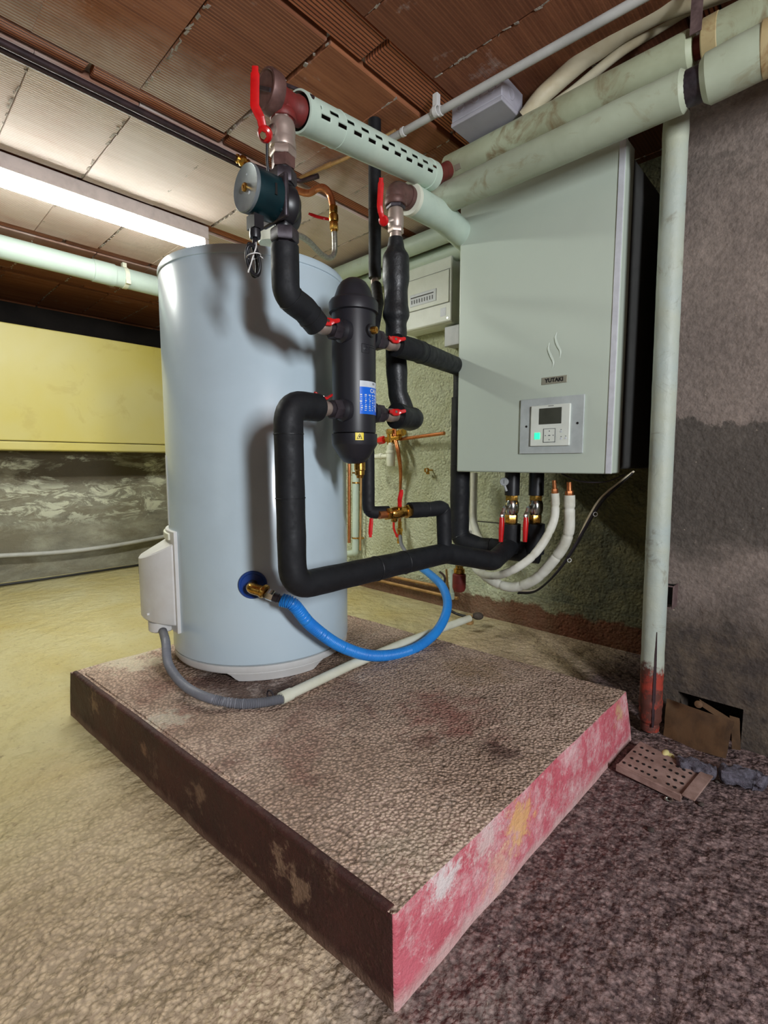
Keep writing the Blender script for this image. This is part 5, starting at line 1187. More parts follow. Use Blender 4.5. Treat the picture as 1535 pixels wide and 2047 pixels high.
mb = MB(); mb.tube(spline([v1-V((0, 0, -0.006)), at(669, 485, D=D_), at(668, 506, D=D_), at(658, 516, D=D_-0.02), at(642, 508, D=D_-0.06), at(616, 482, D=D_-0.14), at(592, 470, D=D_-0.2), at(562, 476, D=D_-0.26)], 10), 0.0085, 16); one(mb, 'braided_hose', M_['braid'], 'braided metal flexible hose looping down to the tank top', 'hose')

# ------------------------------------------------------------ pale waste pipe at the far left
WY = 2.815; WZ = 1.655
xe = 1.80
mb = MB(); mb.tube(dense([(-1.6, WY, WZ), (xe, WY, WZ)], 0.1), 0.050, 36)
wp_ = one(mb, 'waste_pipe', M_['pipe_pale'], 'thick pale green waste pipe under the ceiling at the far left', 'pipe')
cxx = at(184, 528, Y=WY).x
mb = MB(); mb.lathe([(0.050, -0.10), (0.0535, -0.098), (0.0535, 0.0), (0.050, 0.001)], (cxx, WY, WZ), (-1, 0, 0), 36, cap=False); mb.build('socket', M_['pipe_pale'], wp_)
kx = at(248, 540, Y=WY).x
mb = MB(); mb.lathe([(0.0505, -0.011), (0.0530, -0.010), (0.0530, 0.010), (0.0505, 0.011)], (kx, WY, WZ), (1, 0, 0), 36, cap=False); mb.obox((kx, WY-0.047, WZ-0.030), (0.011, 0, 0), (0, 0.008, 0), (0, 0, 0.010)); mb.box((kx-0.010, WY-0.012, WZ+0.050), (kx+0.010, WY+0.012, CEIL-0.001)); mb.build('pipe_clamp', M_['cream_plastic'], wp_)
# two pale pipes along the back wall
for X_, Z_, lb_ in ((1.775, 1.668, 'upper pale green pipe along the back wall over the fuse box'), (1.862, 1.622, 'lower pale green pipe along the back wall over the fuse box')):
    mb = MB(); mb.tube(dense([(X_, 2.74, Z_), (X_, 1.00, Z_)], 0.1), 0.0385, 32); one(mb, 'pale_pipe', M_['lag_green'], lb_, 'pipe', 'pale pipes along the back wall')
mb = MB(); q = at(868, 448, X=1.80); mb.obox((1.60, 1.30, CEIL-0.03), (0.16, -0.02, 0), (0.008, 0.028, 0), (0, 0, 0.022)); one(mb, 'joist_block', M_['mortar'], 'grey mortar smeared batten on the ceiling behind the brown elbow', 'batten')

# ------------------------------------------------------------ yellow steel tank casing on the far left
yt = thing('yellow_tank', 'large yellow painted steel panel casing above the far left wall', 'tank', (0.1, 3.6, 0.70))
yz1 = at(0, 641, Y=3.36).z; yz0 = at(160, 902, Y=3.36).z; yzs = at(160, 884, Y=3.36).z
mb = MB(); mb.box((-2.3, 3.375, yzs), (1.72, 3.98, yz1)); 
m, nt, b = nodes_of('yellow_paint'); pos = position(nt)
base = mix(nt, ramp(nt, tex_noise(nt, 1.1, 4, 0.55, 0.3, pos), [(0.35, 0.0), (0.7, 1.0)]), srgb(196, 180, 84), srgb(198, 190, 136))
base = mix(nt, math_(nt, 'MULTIPLY', ramp(nt, tex_noise(nt, 6, 5, 0.6, 0.4, pos), [(0.58, 0.0), (0.66, 1.0)]), 0.18), base, srgb(150, 120, 40))
nt.links.new(base, b.inputs['Base Color']); b.inputs['Roughness'].default_value = 0.42; M_['yellow_paint'] = m
mb.build('front_panel', M_['yellow_paint'], yt, bevel=0.006)
mb = MB(); mb.box((-2.3, 3.355, yz0), (1.72, 3.98, yzs-0.004)); mb.build('bottom_rail', M_['yellow_paint'], yt, bevel=0.008)
mb = MB(); mb.box((-2.3, 3.385, yzs-0.006), (1.70, 3.97, yzs+0.002)); mb.build('joint_gap', M_['ink'], yt)
# two wall conduits low on the left wall
cpts = [at(-120, 1117, Y=3.535), at(0, 1111, Y=3.535), at(120, 1104, Y=3.535), at(220, 1092, Y=3.535), at(300, 1078, Y=3.535), at(360, 1066, Y=3.535)]
mb = MB(); mb.tube(spline(cpts, 8), 0.0135, 14); one(mb, 'wall_conduit', M_['conduit_grey'], 'grey flexible conduit drooping along the far left wall', 'conduit')
mb = MB(); mb.tube(spline([at(-80, 1182, Z=0.012), at(0, 1170, Z=0.012), at(100, 1156, Z=0.012), at(200, 1141, Z=0.012), at(300, 1126, Z=0.012)], 8), 0.0075, 10); one(mb, 'floor_cable', M_['ink'], 'black cable lying on the floor along the far left wall', 'cable')

# ------------------------------------------------------------ fuse box and small box on the back wall
FX = 1.83
fy0, fy1 = at(903, 575, X=FX).y, at(800, 600, X=FX).y; fz1 = at(903, 509, X=FX).z; fz0 = at(903, 641, X=FX).z
fb = thing('fuse_box', 'white plastic fuse box on the back wall beside the cabinet', 'fuse box', (1.88, (fy0+fy1)/2, fz0))
mb = MB(); mb.box((FX+0.012, fy0+0.006, fz0-0.004), (XB-0.001, fy1-0.006, fz1+0.002)); mb.build('back_box', M_['panel_white'], fb, bevel=0.008)
mb = MB(); mb.box((FX, fy0, fz0), (FX+0.014, fy1, fz1)); fr = mb.build('front_cover', M_['panel_white'], fb, bevel=0.009)
hh = fz1-fz0; wd = fy1-fy0
mb = MB(); mb.box((FX-0.004, fy0+0.012, fz0+hh*0.30), (FX+0.002, fy1-0.006, fz0+hh*0.80)); dr = mb.build('window_door', M_['panel_white'], fb, bevel=0.004)
mb = MB()
for z in (0.295, 0.805): mb.box((FX-0.0012, fy0+0.008, fz0+hh*z-0.0008), (FX+0.001, fy1-0.004, fz0+hh*z+0.0008))
mb.build('door_seams', M_['ink_soft'], dr)
mb = MB(); mb.box((FX-0.0062, fy0+wd*0.27, fz0+hh*0.37), (FX-0.003, fy0+wd*0.78, fz0+hh*0.56)); bs_ = mb.build('breaker_strip', M_['label_white'], dr, bevel=0.001)
mb = MB(); mb.box((FX-0.0078, fy0+wd*0.32, fz0+hh*0.50), (FX-0.0058, fy0+wd*0.76, fz0+hh*0.515))
mb.build('breaker_toggles', M_['ink'], dr)
for k in range(9):
    y_ = fy0+wd*(0.33+0.05*k); mb = MB(); mb.box((FX-0.0072, y_, fz0+hh*0.41), (FX-0.0058, y_+wd*0.02, fz0+hh*0.47)); mb.build('breaker', M_['ink_soft'], dr)
mb = MB(); mb.box((FX-0.0008, fy0+wd*0.10, fz0+hh*0.10), (FX+0.001, fy0+wd*0.20, fz0+hh*0.23)); mb.build('sticker', M_['label_white'], fr)
for dy, dz in ((0.07, 0.06), (0.93, 0.06)):
    mb = MB(); p = V((FX, fy0+wd*dy, fz0+hh*dz)); mb.cyl(p, p-V((0.0015, 0, 0)), 0.004, n=12); mb.build('cover_screw', M_['chrome'], fr)
a_ = at(889, 655, X=1.86); b_ = at(918, 688, X=1.86)
sb = thing('junction_box', 'small grey cable box on the back wall under the fuse box', 'junction box', (1.9, (a_.y+b_.y)/2, b_.z))
mb = MB(); mb.box((1.872, b_.y, b_.z+0.002), (XB-0.001, a_.y, a_.z)); mb.build('box_body', M_['grey_plastic'], sb, bevel=0.004)
mb = MB(); mb.box((1.858, b_.y-0.001, b_.z), (1.871, a_.y+0.001, a_.z+0.002)); mb.build('box_lid', M_['grey_plastic'], sb, bevel=0.004)

# ------------------------------------------------------------ plumbing on the back wall, seen past the tank
WX = 1.895
def wpt(px, py, X=WX): return at(px, py, X=X)
mb = MB(); mb.tube(dense([wpt(698, 880), wpt(698, 1085)], 0.03), 0.009, 14); o = one(mb, 'copper_pipe', M_['copper'], 'vertical copper pipe on the back wall right beside the tank', 'pipe')
mb = MB(); mb.tube(fillet([wpt(711, 880), wpt(710, 1105), wpt(690, 1108)], 0.02), 0.0185, 20); gp_ = one(mb, 'drain_pipe', M_['lag_green'], 'pale green vertical drain pipe beside the copper pipe on the back wall', 'pipe')
for py in (945, 965, 1075): 
    mb = MB(); mb.lathe([(0.0187, -0.004), (0.0205, -0.004), (0.0205, 0.004), (0.0187, 0.004)], wpt(711, py), (0, 0, 1), 20, cap=False); mb.obox(wpt(711, py)+V((0.012, -0.030, 0)), (0.016, 0, 0), (0, 0.010, 0), (0, 0, 0.004)); mb.build('pipe_clip', M_['brass'], gp_)
mb = MB(); mb.tube(dense([wpt(722, 930), wpt(720, 1100)], 0.03), 0.006, 10); one(mb, 'copper_pipe', M_['copper_dull'], 'thin dull copper pipe right of the pale green drain pipe', 'pipe')
# safety group
sg = thing('safety_group', 'cream plastic and brass safety valve on the back wall behind the black vessel', 'valve', wpt(782, 935, 1.86))
mb = MB(); mb.cyl(wpt(781, 862, 1.86), wpt(781, 888, 1.86), 0.019, n=20); mb.hexn(wpt(781, 868, 1.86), wpt(781, 858, 1.86), 0.025); mb.cyl(wpt(768, 879, 1.86), wpt(800, 875, 1.86), 0.014); mb.hexn(wpt(796, 866, 1.86), wpt(808, 863, 1.86), 0.019); mb.build('valve_body', M_['brass'], sg)
mb = MB(); mb.hexn(wpt(757, 881, 1.85), wpt(768, 879, 1.85), 0.020); mb.build('red_knob', M_['red_paint'], sg, label='red knob')
mb = MB(); p1_, p2_ = wpt(781, 885, 1.85), wpt(781, 935, 1.85); mb.lathe([(0.012, 0), (0.014, 0.010), (0.020, 0.014), (0.020, 0.040), (0.026, 0.043), (0.026, 0.052), (0.0235, 0.054), (0.0215, 0.112), (0.018, 0.118)], p1_, p2_-p1_, 28); sg2 = mb.build('siphon_cup', M_['cream_plastic'], sg)
mb = MB(); mb.cyl(wpt(776, 912, 1.85), wpt(747, 913, 1.85), 0.012, n=20); mb.lathe([(0.015, 0), (0.0165, 0.004), (0.0165, 0.016), (0.014, 0.018)], wpt(764, 912, 1.85), (0, 1, 0), 20); mb.build('siphon_outlet', M_['cream_plastic'], sg2)
for k, (dx, r) in enumerate(((0, 0.0075), (6, 0.006))):
    mb = MB(); mb.tube(spline([wpt(786+dx*0.6, 845, 1.87), wpt(789+dx*0.5, 875, 1.86), wpt(795+dx*0.5, 905, 1.85), wpt(800+dx*0.3, 940, 1.88), wpt(800+dx*0.1, 980, 1.90), wpt(799, 1010, 1.90), wpt(799, 1050, 1.90)], 8), r, 12)
    one(mb, 'copper_pipe', M_['copper'], ['thicker of the two wavy copper pipes dropping past the siphon cup', 'thinner of the two wavy copper pipes dropping past the siphon cup'][k], 'pipe', 'wavy copper pipes on the back wall')
mb = MB(); mb.tube([wpt(800, 878, 1.88), wpt(888, 866, 1.86)], 0.0085, 14); cps = one(mb, 'copper_pipe', M_['copper'], 'cut copper pipe stub sticking out sideways on the back wall', 'pipe')
hk = thing('wall_hook', 'small brass pipe clip screwed to the rough back wall', 'clip', wpt(855, 948))
p = wpt(855, 940); mb = MB(); mb.lathe([(0.009, -0.006), (0.012, -0.006), (0.012, 0.006), (0.009, 0.006)], p+V((-0.008, 0, 0)), (0.3, 1, 0), 16, cap=False); mb.cyl(p+V((0, 0, 0)), p+V((XB-WX, 0, 0)), 0.004, n=10); mb.obox(p+V((0.01, 0.008, -0.014)), (0.006, 0, 0), (0, 0.006, 0), (0, 0, 0.006)); mb.build('clip_body', M_['brass'], hk)
# copper drop with second small red lever
dv = thing('drain_valve', 'small brass valve with crooked red lever low on the back wall', 'valve', wpt(800, 1080, 1.88))
mb = MB(); mb.cyl(wpt(799, 1042, 1.88), wpt(799, 1056, 1.88), 0.0095); mb.hexn(wpt(799, 1056, 1.88), wpt(799, 1062, 1.88), 0.016); mb.cyl(wpt(799, 1060, 1.88), wpt(799, 1078, 1.88), 0.0125); mb.hexn(wpt(799, 1076, 1.88), wpt(799, 1086, 1.88), 0.015, phase=0.4); mb.build('valve_body', M_['brass'], dv)
mb = MB(); ball_lever(mb, wpt(793, 1071, 1.84), wpt(789, 1062, 1.84), wpt(787, 1056, 1.84), wpt(787, 1042, 1.84), 0.007, 0.0025, (0, 1, 0)); mb.lathe([(0.009, -0.004), (0.0095, 0.004)], wpt(794, 1071, 1.84), (1, 0, 0), 14); mb.build('lever', M_['red_paint'], dv)
# copper pair low on the wall
for k, (p, q, lb_) in enumerate((((700, 1150), (915, 1193), 'lower dull copper pipe running just above the floor at the back wall'), ((745, 1148), (905, 1174), 'upper dull copper pipe running just above the floor at the back wall'))):
    a_, b_ = at(p[0], p[1], X=1.885), at(q[0], q[1], X=1.885); zz_ = (a_.z+b_.z)/2
    mb = MB(); mb.tube([V((1.885, a_.y, zz_)), V((1.885, b_.y, zz_))], 0.008, 12); o = one(mb, 'copper_pipe', M_['copper_dull'], lb_, 'pipe', 'low copper pair on the back wall')
    if k == 1: mb = MB(); mb.tube([V((1.885, b_.y+0.03, zz_)), V((1.885, b_.y+0.03, zz_-0.06))], 0.004, 8); mb.build('pipe_clip', M_['brass'], o)
mb = MB(); mb.tube(spline([wpt(879, 1143, 1.86), wpt(888, 1152, 1.86), wpt(888, 1165, 1.86), wpt(880, 1176, 1.87)], 8), 0.005, 10); one(mb, 'thin_cable', M_['rusty_steel'], 'thin brown cable looping under the black pipe tee', 'cable')
mb = MB(); mb.tube([wpt(892, 1138, 1.87), wpt(896, 1190, 1.87)], 0.0055, 10); one(mb, 'copper_pipe', M_['copper_dull'], 'short vertical copper pipe below the black pipe tee', 'pipe')
mb = MB(); mb.tube([wpt(902, 1138, 1.85), wpt(903, 1198, 1.85)], 0.0095, 14); mb.lathe([(0.0095, 0), (0.012, 0.002), (0.012, 0.03), (0.0095, 0.032)], wpt(903, 1198, 1.85), (0, 0, 1), 16); one(mb, 'drain_pipe', M_['lag_green'], 'narrow grey plastic pipe dropping left of the red filter bowl', 'pipe')
rf = thing('filter_bowl', 'small dark red filter bowl hanging under the black pipes', 'filter', at(918, 1185, D=1.95))
q1_, q2_ = at(918, 1143, D=1.95), at(918, 1182, D=1.95)
mb = MB(); mb.lathe([(0.016, 0), (0.026, 0.006), (0.027, 0.012), (0.027, 0.060), (0.022, 0.074), (0.010, 0.080)], q1_-V((0, 0, 0.004)), (0, 0, -1), 28); mb.build('bowl', M_['rust_red'], rf)
mb = MB(); mb.cyl(q1_+V((0, 0, 0.012)), q1_-V((0, 0, 0.004)), 0.022); mb.hexn(q1_+V((0, 0, 0.008)), q1_+V((0, 0, 0.026)), 0.015); mb.build('bowl_cap', M_['brass'], rf)
# fittings at the far end of the white conduit
ef = thing('pipe_end_fitting', 'small dirty brass fitting on the floor at the far end of the white conduit', 'pipe fitting', at(938, 1246, D=2.02))
q = at(938, 1246, D=2.0); mb = MB(); mb.lathe([(0.014, 0), (0.018, 0.004), (0.018, 0.012), (0.011, 0.016), (0.011, 0.030), (0.014, 0.032), (0.014, 0.038)], V((q.x, q.y, 0.03)), (0, 0, 1), 18); mb.build('fitting_body', M_['copper_dull'], ef)
q = at(955, 1236, D=2.06); mb = MB(); mb.sphere((q.x, q.y, 0.045), 0.022, 14, 10, (1.1, 1.1, 0.7)); one(mb, 'mortar_lump', M_['mortar'], 'small mortar lump on the floor beside the conduit end', 'rubble')
mb = MB(); mb.tube(spline([at(902, 1222, D=2.1), at(915, 1228, D=2.1), at(932, 1232, D=2.08), at(948, 1233, D=2.08)], 6), 0.006, 8); one(mb, 'thin_cable', M_['ink'], 'black cable end on the floor below the red filter bowl', 'cable')

# ------------------------------------------------------------ connections under the cabinet
ZH = z_h
def drop_valve(px, py_top, D0, tag_label):
    x, y = at(px, 1000, D=D0).x, at(px, 1000, D=D0).y; z = lambda py: at(px, py, D=D0).z
    t = thing('ball_valve', tag_label, 'valve', (x, y, z(1050)), 'paired ball valves under the cabinet')
    mb = MB(); mb.hexn((x, y, z(1001)), (x, y, z(988)), 0.0215, phase=0.4); mb.build('brass_nut', M_['brass'], t)
    mb = MB(); mb.hexn((x, y, z(1046)), (x, y, z(1028)), 0.0205, phase=0.2); mb.build('brass_nut', M_['brass'], t)
    mb = MB(); mb.lathe([(0.017, z(1030)), (0.021, z(1026)), (0.0235, z(1020)), (0.0235, z(1008)), (0.021, z(1003)), (0.017, z(998))], (x, y, 0), n=28); mb.cyl((x, y, z(1012)), at(px-15, 1016, D=D0-0.03), 0.007); mb.build('valve_body', M_['chrome'], t)
    h = at(px-15, 1016, D=D0-0.035); side = right
    mb = MB(); ball_lever(mb, h, at(px-17, 1024, D=D0-0.04), at(px-20, 1030, D=D0-0.045), at(px-20, 1040, D=D0-0.045), 0.0075, 0.0016, side); mb.build('lever_arm', M_['chrome'], t)
    mb = MB(); mb.tube([at(px-20, 1034, D=D0-0.045), at(px-20, 1045, D=D0-0.046), at(px-21, 1060, D=D0-0.047), at(px-22, 1083, D=D0-0.048)], 0.0088, 16, rad=lambda L, T: 0.0085*(0.8 if L < 0.004 or T-L < 0.004 else 1)); mb.build('lever_grip', M_['red_paint'], t, label='red plastic grip')
    return x, y, z
x1, y1, z1f = drop_valve(1023, 0, 1.62, 'ball valve with hanging red grip under the cabinet, beside the pressure gauge')
x2, y2, z2f = drop_valve(1071, 0, 1.60, 'ball valve with hanging red grip under the cabinet, beside the white curved pipes')
for x, y, z, lb_ in ((x1, y1, z1f, 'short fat black pipe sleeve under the valve beside the gauge'), (x2, y2, z2f, 'short fat black pipe sleeve under the valve beside the white curved pipes')):
    mb = MB(); mb.tube(dense([(x, y, z(1047)), (x, y, ZH-0.004)], 0.01), 0.031, 28); one(mb, 'pipe_sleeve', M_['foam'], lb_, 'pipe sleeve', 'sleeves under the cabinet')
    mb = MB(); mb.tube([V((x, y, z(990))), V((x, y, ub+0.004))], 0.024, 24); one(mb, 'pipe_sleeve', M_['black_plastic'], lb_.replace('under the valve', 'between cabinet and valve'), 'pipe sleeve', 'sleeves above the paired valves')
pg = thing('pressure_gauge', 'small round grey pressure gauge under the cabinet bottom edge', 'gauge', at(1008, 975, D=1.62))
gq = at(1008, 963, D=1.60); gn = (CO-gq).normalized()*0.7 + V((-0.7, 0, 0)); mb = MB(); mb.lathe([(0.012, -0.014), (0.0135, 0.0), (0.0135, 0.004), (0.0120, 0.005), (0.0115, 0.004), (0, 0.004)], gq, gn, 28); mb.cyl(gq-V((0, 0, 0.010)), gq-V((0, 0, 0.030))+right*0.008, 0.004); mb.build('gauge_case', M_['grey_plastic'], pg)
mb = MB(); gx, gy, gz = frame_of(gn); mb.obox(gq+gz*0.0045, gx*0.006, gy*0.0005, gz*0.0003); mb.build('needle', M_['ink'], pg)
# white lagged refrigerant pipes with joints
def wfoam(label, pts, r, brass_at=None):
    path = dense(spline(pts, 14), 0.004)
    Ls = [0.0]
    for a_, b_ in zip(path, path[1:]): Ls.append(Ls[-1]+(b_-a_).length)
    t = thing('refrigerant_pipe', label, 'pipe', min(path, key=lambda p: p.z), 'white lagged refrigerant pipes')
    mb = MB(); mb.tube(path, r, 22, rad=lambda L, T: r*(1-0.14*math.exp(-((L % 0.085)-0.04)**2/0.000012)+0.04*noise.noise(V((L*20, r, 0))))); mb.build('white_sleeve', M_['white_foam'], t)
    mb = MB(); d = (path[0]-path[3]).normalized(); mb.hexn(path[0]-d*0.002, path[0]+d*0.014, r*0.75); mb.cyl(path[0]+d*0.014, path[0]+d*0.04, r*0.5); mb.build('flare_nut', M_['copper'], t, label='copper flare nut')
    return path
wfoam('thinner white lagged pipe curving down left from under the cabinet', [at(1109, 986, D=1.50), at(1110, 1010, D=1.50), at(1107, 1040, D=1.49), at(1090, 1078, D=1.48), at(1062, 1114, D=1.48), at(1022, 1141, D=1.50), at(985, 1151, D=1.58), at(955, 1142, D=1.70), at(938, 1115, D=1.84)], 0.0125)
wfoam('thicker white lagged pipe sweeping in a wide curve under the cabinet', [at(1138, 990, D=1.50), at(1138, 1020, D=1.50), at(1137, 1060, D=1.51), at(1126, 1092, D=1.53), at(1100, 1128, D=1.56), at(1066, 1160, D=1.60), at(1025, 1174, D=1.66), at(985, 1162, D=1.72), at(955, 1136, D=1.78), at(938, 1095, D=1.84), at(934, 1062, D=1.86)], 0.0165)
for k, (dx, r) in enumerate(((0, 0.012), (10, 0.015))):
    mb = MB(); mb.tube(dense(spline([at(938+dx, 945, X=1.83), at(937+dx, 1000, X=1.83), at(937+dx, 1040, X=1.82), at(944+dx, 1066, X=1.80), at(952+dx, 1082, X=1.76)], 10), 0.006), r, 18, rad=lambda L, T: r*(1+0.06*noise.noise(V((L*25, r*50, 0))))); one(mb, 'refrigerant_pipe', M_['white_foam'], ['upright white lagged pipe beside the black riser, left one', 'upright white lagged pipe beside the black riser, right one'][k], 'pipe', 'white lagged refrigerant pipes')
# cables hanging from the cabinet
cpts = [at(1262, 945, D=1.40), at(1240, 965, D=1.41), at(1204, 1000, D=1.44), at(1176, 1045, D=1.48), at(1146, 1098, D=1.52), at(1110, 1146, D=1.56), at(1070, 1180, D=1.62), at(1035, 1184, D=1.68)]
for k in range(3):
    mb = MB(); mb.tube(spline([p + right*0.004*k*math.sin(i*1.1+k) + V((0, 0, 0.0045*(k-1))) for i, p in enumerate(cpts)], 8), 0.0028, 8)
    one(mb, 'hanging_cable', [M_['ink'], M_['iron_dark'], M_['beige_pipe']][k], ['black cable in the bundle sweeping under the cabinet', 'dark grey cable in the bundle sweeping under the cabinet', 'beige cable in the bundle sweeping under the cabinet'][k], 'cable', 'cable bundle under the cabinet')
for px_, py_, D0 in ((1190, 1028, 1.455), (1138, 1120, 1.53)):
    p = at(px_, py_, D=D0); mb = MB(); mb.tube([p+right*0.006*math.cos(t)+V((0, 0, 0.006*math.sin(t))) for t in [i*2*PI/14 for i in range(15)]], 0.0012, 6, cap=False); one(mb, 'cable_tie', M_['white_plastic'], 'white cable tie around the hanging cable bundle, the %s one' % ('upper' if py_ < 1100 else 'lower'), 'cable tie', 'cable ties on the bundle')
mb = MB(); mb.tube(spline([at(1122, 947, D=1.50), at(1160, 962, D=1.46), at(1210, 963, D=1.42), at(1250, 948, D=1.38)], 8), 0.002, 8); one(mb, 'thin_cable', M_['iron_dark'], 'thin sagging wire just under the cabinet bottom edge', 'cable')
mb = MB(); mb.tube([at(955, 1042, X=1.80), at(1000, 1046, X=1.70)], 0.0025, 8); one(mb, 'thin_cable', M_['ink'], 'short black wire between the white pipe and the left grip', 'cable')

# ------------------------------------------------------------ upright pipe by the pier
qx, qy = at(1297, 1440, Z=0.03).x, at(1297, 1440, Z=0.03).y
qt = at(1352, 215, X=1.385); qb = at(1297, 1460, X=1.34)
RP = 0.0268
q0 = V((1.345, 0.372, 0.0)); q0 = at(1299, 1440, Z=0.035); q0.z = 0.012; q1 = at(1352, 232, D=(q0-CO).dot(fwd_h)); q1.z += 0.0
print('upright', q0, q1)
m, nt, b = nodes_of('flaking_pipe'); pos = position(nt); s = sep(nt, pos)
base = mix(nt, ramp(nt, tex_noise(nt, 5, 5, 0.6, 0.4, pos), [(0.35, 0.0), (0.65, 1.0)]), srgb(178, 182, 160), srgb(168, 180, 174))
base = mix(nt, math_(nt, 'MULTIPLY', ramp(nt, tex_noise(nt, 10, 7, 0.7, 0.8, pos), [(0.6, 0.0), (0.66, 1.0)]), 0.45), base, srgb(120, 112, 92))
zz2 = math_(nt, 'ADD', s[2], math_(nt, 'MULTIPLY', tex_noise(nt, 22, 7, 0.7, 0.4, pos), 0.12))
base = mix(nt, smoothstep(nt, zz2, 0.255, 0.235), base, mix(nt, ramp(nt, tex_noise(nt, 18, 7, 0.7, 0.3, pos), [(0.42, 0.0), (0.52, 1.0)]), srgb(160, 62, 48), srgb(92, 54, 46)))
nt.links.new(base, b.inputs['Base Color']); b.inputs['Roughness'].default_value = 0.5; bump(nt, b, tex_noise(nt, 40, 7, 0.7, 0.5, pos), 0.5, 0.004); M_['flaking_pipe'] = m
up_ = thing('standpipe', 'upright pale pipe with flaking red foot between the cabinet and the dark wall', 'pipe', q0)
path = dense([q0, q1], 0.01)
mb = MB(); mb.tube(path, RP, 40, rad=lambda L, T: RP*(1+0.035*noise.noise(V((L*26, 3, 0))) if L > 0.16 else 1+0.14*noise.noise(V((L*60, 5, 0)))) * (0.80 if L < 0.03 else 1)); mb.build('pipe_shell', M_['flaking_pipe'], up_)
# open split near the foot
sdir = (CO - q0); sdir.z = 0; sdir.normalize(); sdir = (sdir + right*0.28).normalized()
mb = MB(); rs = []
for i in range(15):
    z = 0.03+0.25*i/14; w_ = 0.0008+0.0030*math.sin(PI*min(1, (14-i)/9.0*0.5))*(1+0.5*noise.noise(V((i, 0, 0)))); w_ = 0.0008 if i == 14 else w_
    sx = right*w_; c = V((q0.x+(q1.x-q0.x)*z/1.4, q0.y+(q1.y-q0.y)*z/1.4, z)) + sdir*(RP+0.0008); rs.append([c-sx, c+sdir*0.0008, c+sx, c-sdir*0.002])
mb.rings(rs); mb.build('open_split', M_['rusty_steel'], up_)
mb = MB(); cc_ = q1 + V((0, 0, 0.0)); mb.tube([cc_-V((0, 0, 0.01)), cc_+V((0, 0, 0.10))], 0.026, 28); mb.build('bare_top', M_['iron_dark'], up_, label='bare dark pipe top')
# bracket
bq = at(1337, 1195, X=1.41)
br_ = thing('pipe_bracket', 'small steel wall bracket open behind the upright pipe', 'bracket', bq-V((0, 0, 0.05)))
ba, bb_ = at(1345, 1172, X=1.40), at(1345, 1218, X=1.40)
mb = MB(); mb.box((1.398, ba.y-0.003, bb_.z), (1.402+0.04, ba.y, ba.z)); mb.box((1.398, ba.y, ba.z-0.003), (1.402, ba.y+0.045, ba.z)); mb.box((1.398, ba.y, bb_.z), (1.402, ba.y+0.045, bb_.z+0.003)); mb.build('bracket_frame', M_['strap'], br_, bevel=0.001)
mb = MB(); mb.box((1.432, ba.y+0.001, bb_.z+0.003), (1.4395, ba.y+0.04, ba.z-0.003)); mb.build('bracket_back', M_['ink'], br_)

# ------------------------------------------------------------ rubbish on the floor by the dark wall
def quad_plate(name, pix, th, mat, label, cat, Zs=None, X=None, bump_=0):
    if Zs: P = [at(px, py, Z=z) for (px, py), z in zip(pix, Zs)]
    else: P = [at(px, py, X=x) for (px, py), x in zip(pix, X)]
    n = (P[1]-P[0]).cross(P[2]-P[0]).normalized(); 
    if n.dot(CO-P[0]) < 0: n = -n
    nu, nv = 16, 12; mb = MB(); top = []; bot = []
    for j in range(nv+1):
        for i in range(nu+1):
            u, v = i/nu, j/nv; p = (P[0]*(1-u)+P[1]*u)*(1-v)+(P[3]*(1-u)+P[2]*u)*v
            p = p + n*noise.noise(p*14)*bump_ + V((noise.noise(p*40), noise.noise(p*40+V((9, 0, 0))), 0))*bump_*0.6; top.append(p); bot.append(p-n*th)
    k = len(top); W = nu+1; fs = [(j*W+i, j*W+i+1, (j+1)*W+i+1, (j+1)*W+i) for j in range(nv) for i in range(nu)]
    fs += [tuple(reversed([a+k for a in f])) for f in fs]
    edge = [i for i in range(nu)] ; loop = [i for i in range(W)] + [j*W+nu for j in range(1, nv+1)] + [nv*W+i for i in range(nu-1, -1, -1)] + [j*W for j in range(nv-1, 0, -1)]
    fs += [(a, loop[(q+1) % len(loop)], loop[(q+1) % len(loop)]+k, a+k) for q, a in enumerate(loop)]
    mb.add(top+bot, fs); return mb, P, n
M_['tray'] = simple('dusty_tin', srgb(176, 148, 138), 0.7, 0.2, c2=srgb(112, 84, 72), ns=26, amount=0.9, bs=0.4, bscale=80, bd=0.002)
mb, P, n = quad_plate('grate', [(1232, 1530), (1280, 1481), (1400, 1545), (1362, 1592)], 0.004, None, '', '', Zs=[0.020, 0.024, 0.020, 0.016], bump_=0.0015)
tr = mb.build('perforated_tray', M_['tray']); tag(tr, 'rusty perforated tin tray lying on the floor beside the plinth corner', 'tray')
for j in range(4):
    for i in range(9):
        if (i+j) % 7 == 6: continue
        u, v = (i+0.6+(j % 2)*0.4)/10, (j+0.75)/4.6; p = (P[0]*(1-v)+P[1]*v)*(1-u)+(P[3]*(1-v)+P[2]*v)*u
        mb = MB(); mb.lathe([(0.0033, -0.001), (0.0033, 0.0006)], p+n*0.0008, n, 10); mb.build('hole', M_['ink'], tr)
rim = MB(); a_, b_ = P[3], P[2]; dd = (b_-a_).normalized(); rim.obox((a_+b_)/2+n*0.004+ (P[3]-P[0]).normalized()*0.012, dd*(b_-a_).length/2, (P[3]-P[0]).normalized()*0.012, n*0.002); rim.build('folded_rim', M_['tray'], tr, bevel=0.001)
rim = MB(); a_, b_ = P[0], P[3]; dd = (b_-a_).normalized(); rim.obox((a_+b_)/2-n*0.004, dd*(b_-a_).length/2, (P[0]-P[1]).normalized()*0.003, n*0.008); rim.build('front_rim', M_['tray'], tr, bevel=0.001)
mb, P, n = quad_plate('plate', [(1332, 1396), (1466, 1442), (1449, 1516), (1325, 1482)], 0.006, None, '', '', X=[1.40, 1.385, 1.345, 1.37], bump_=0.003)
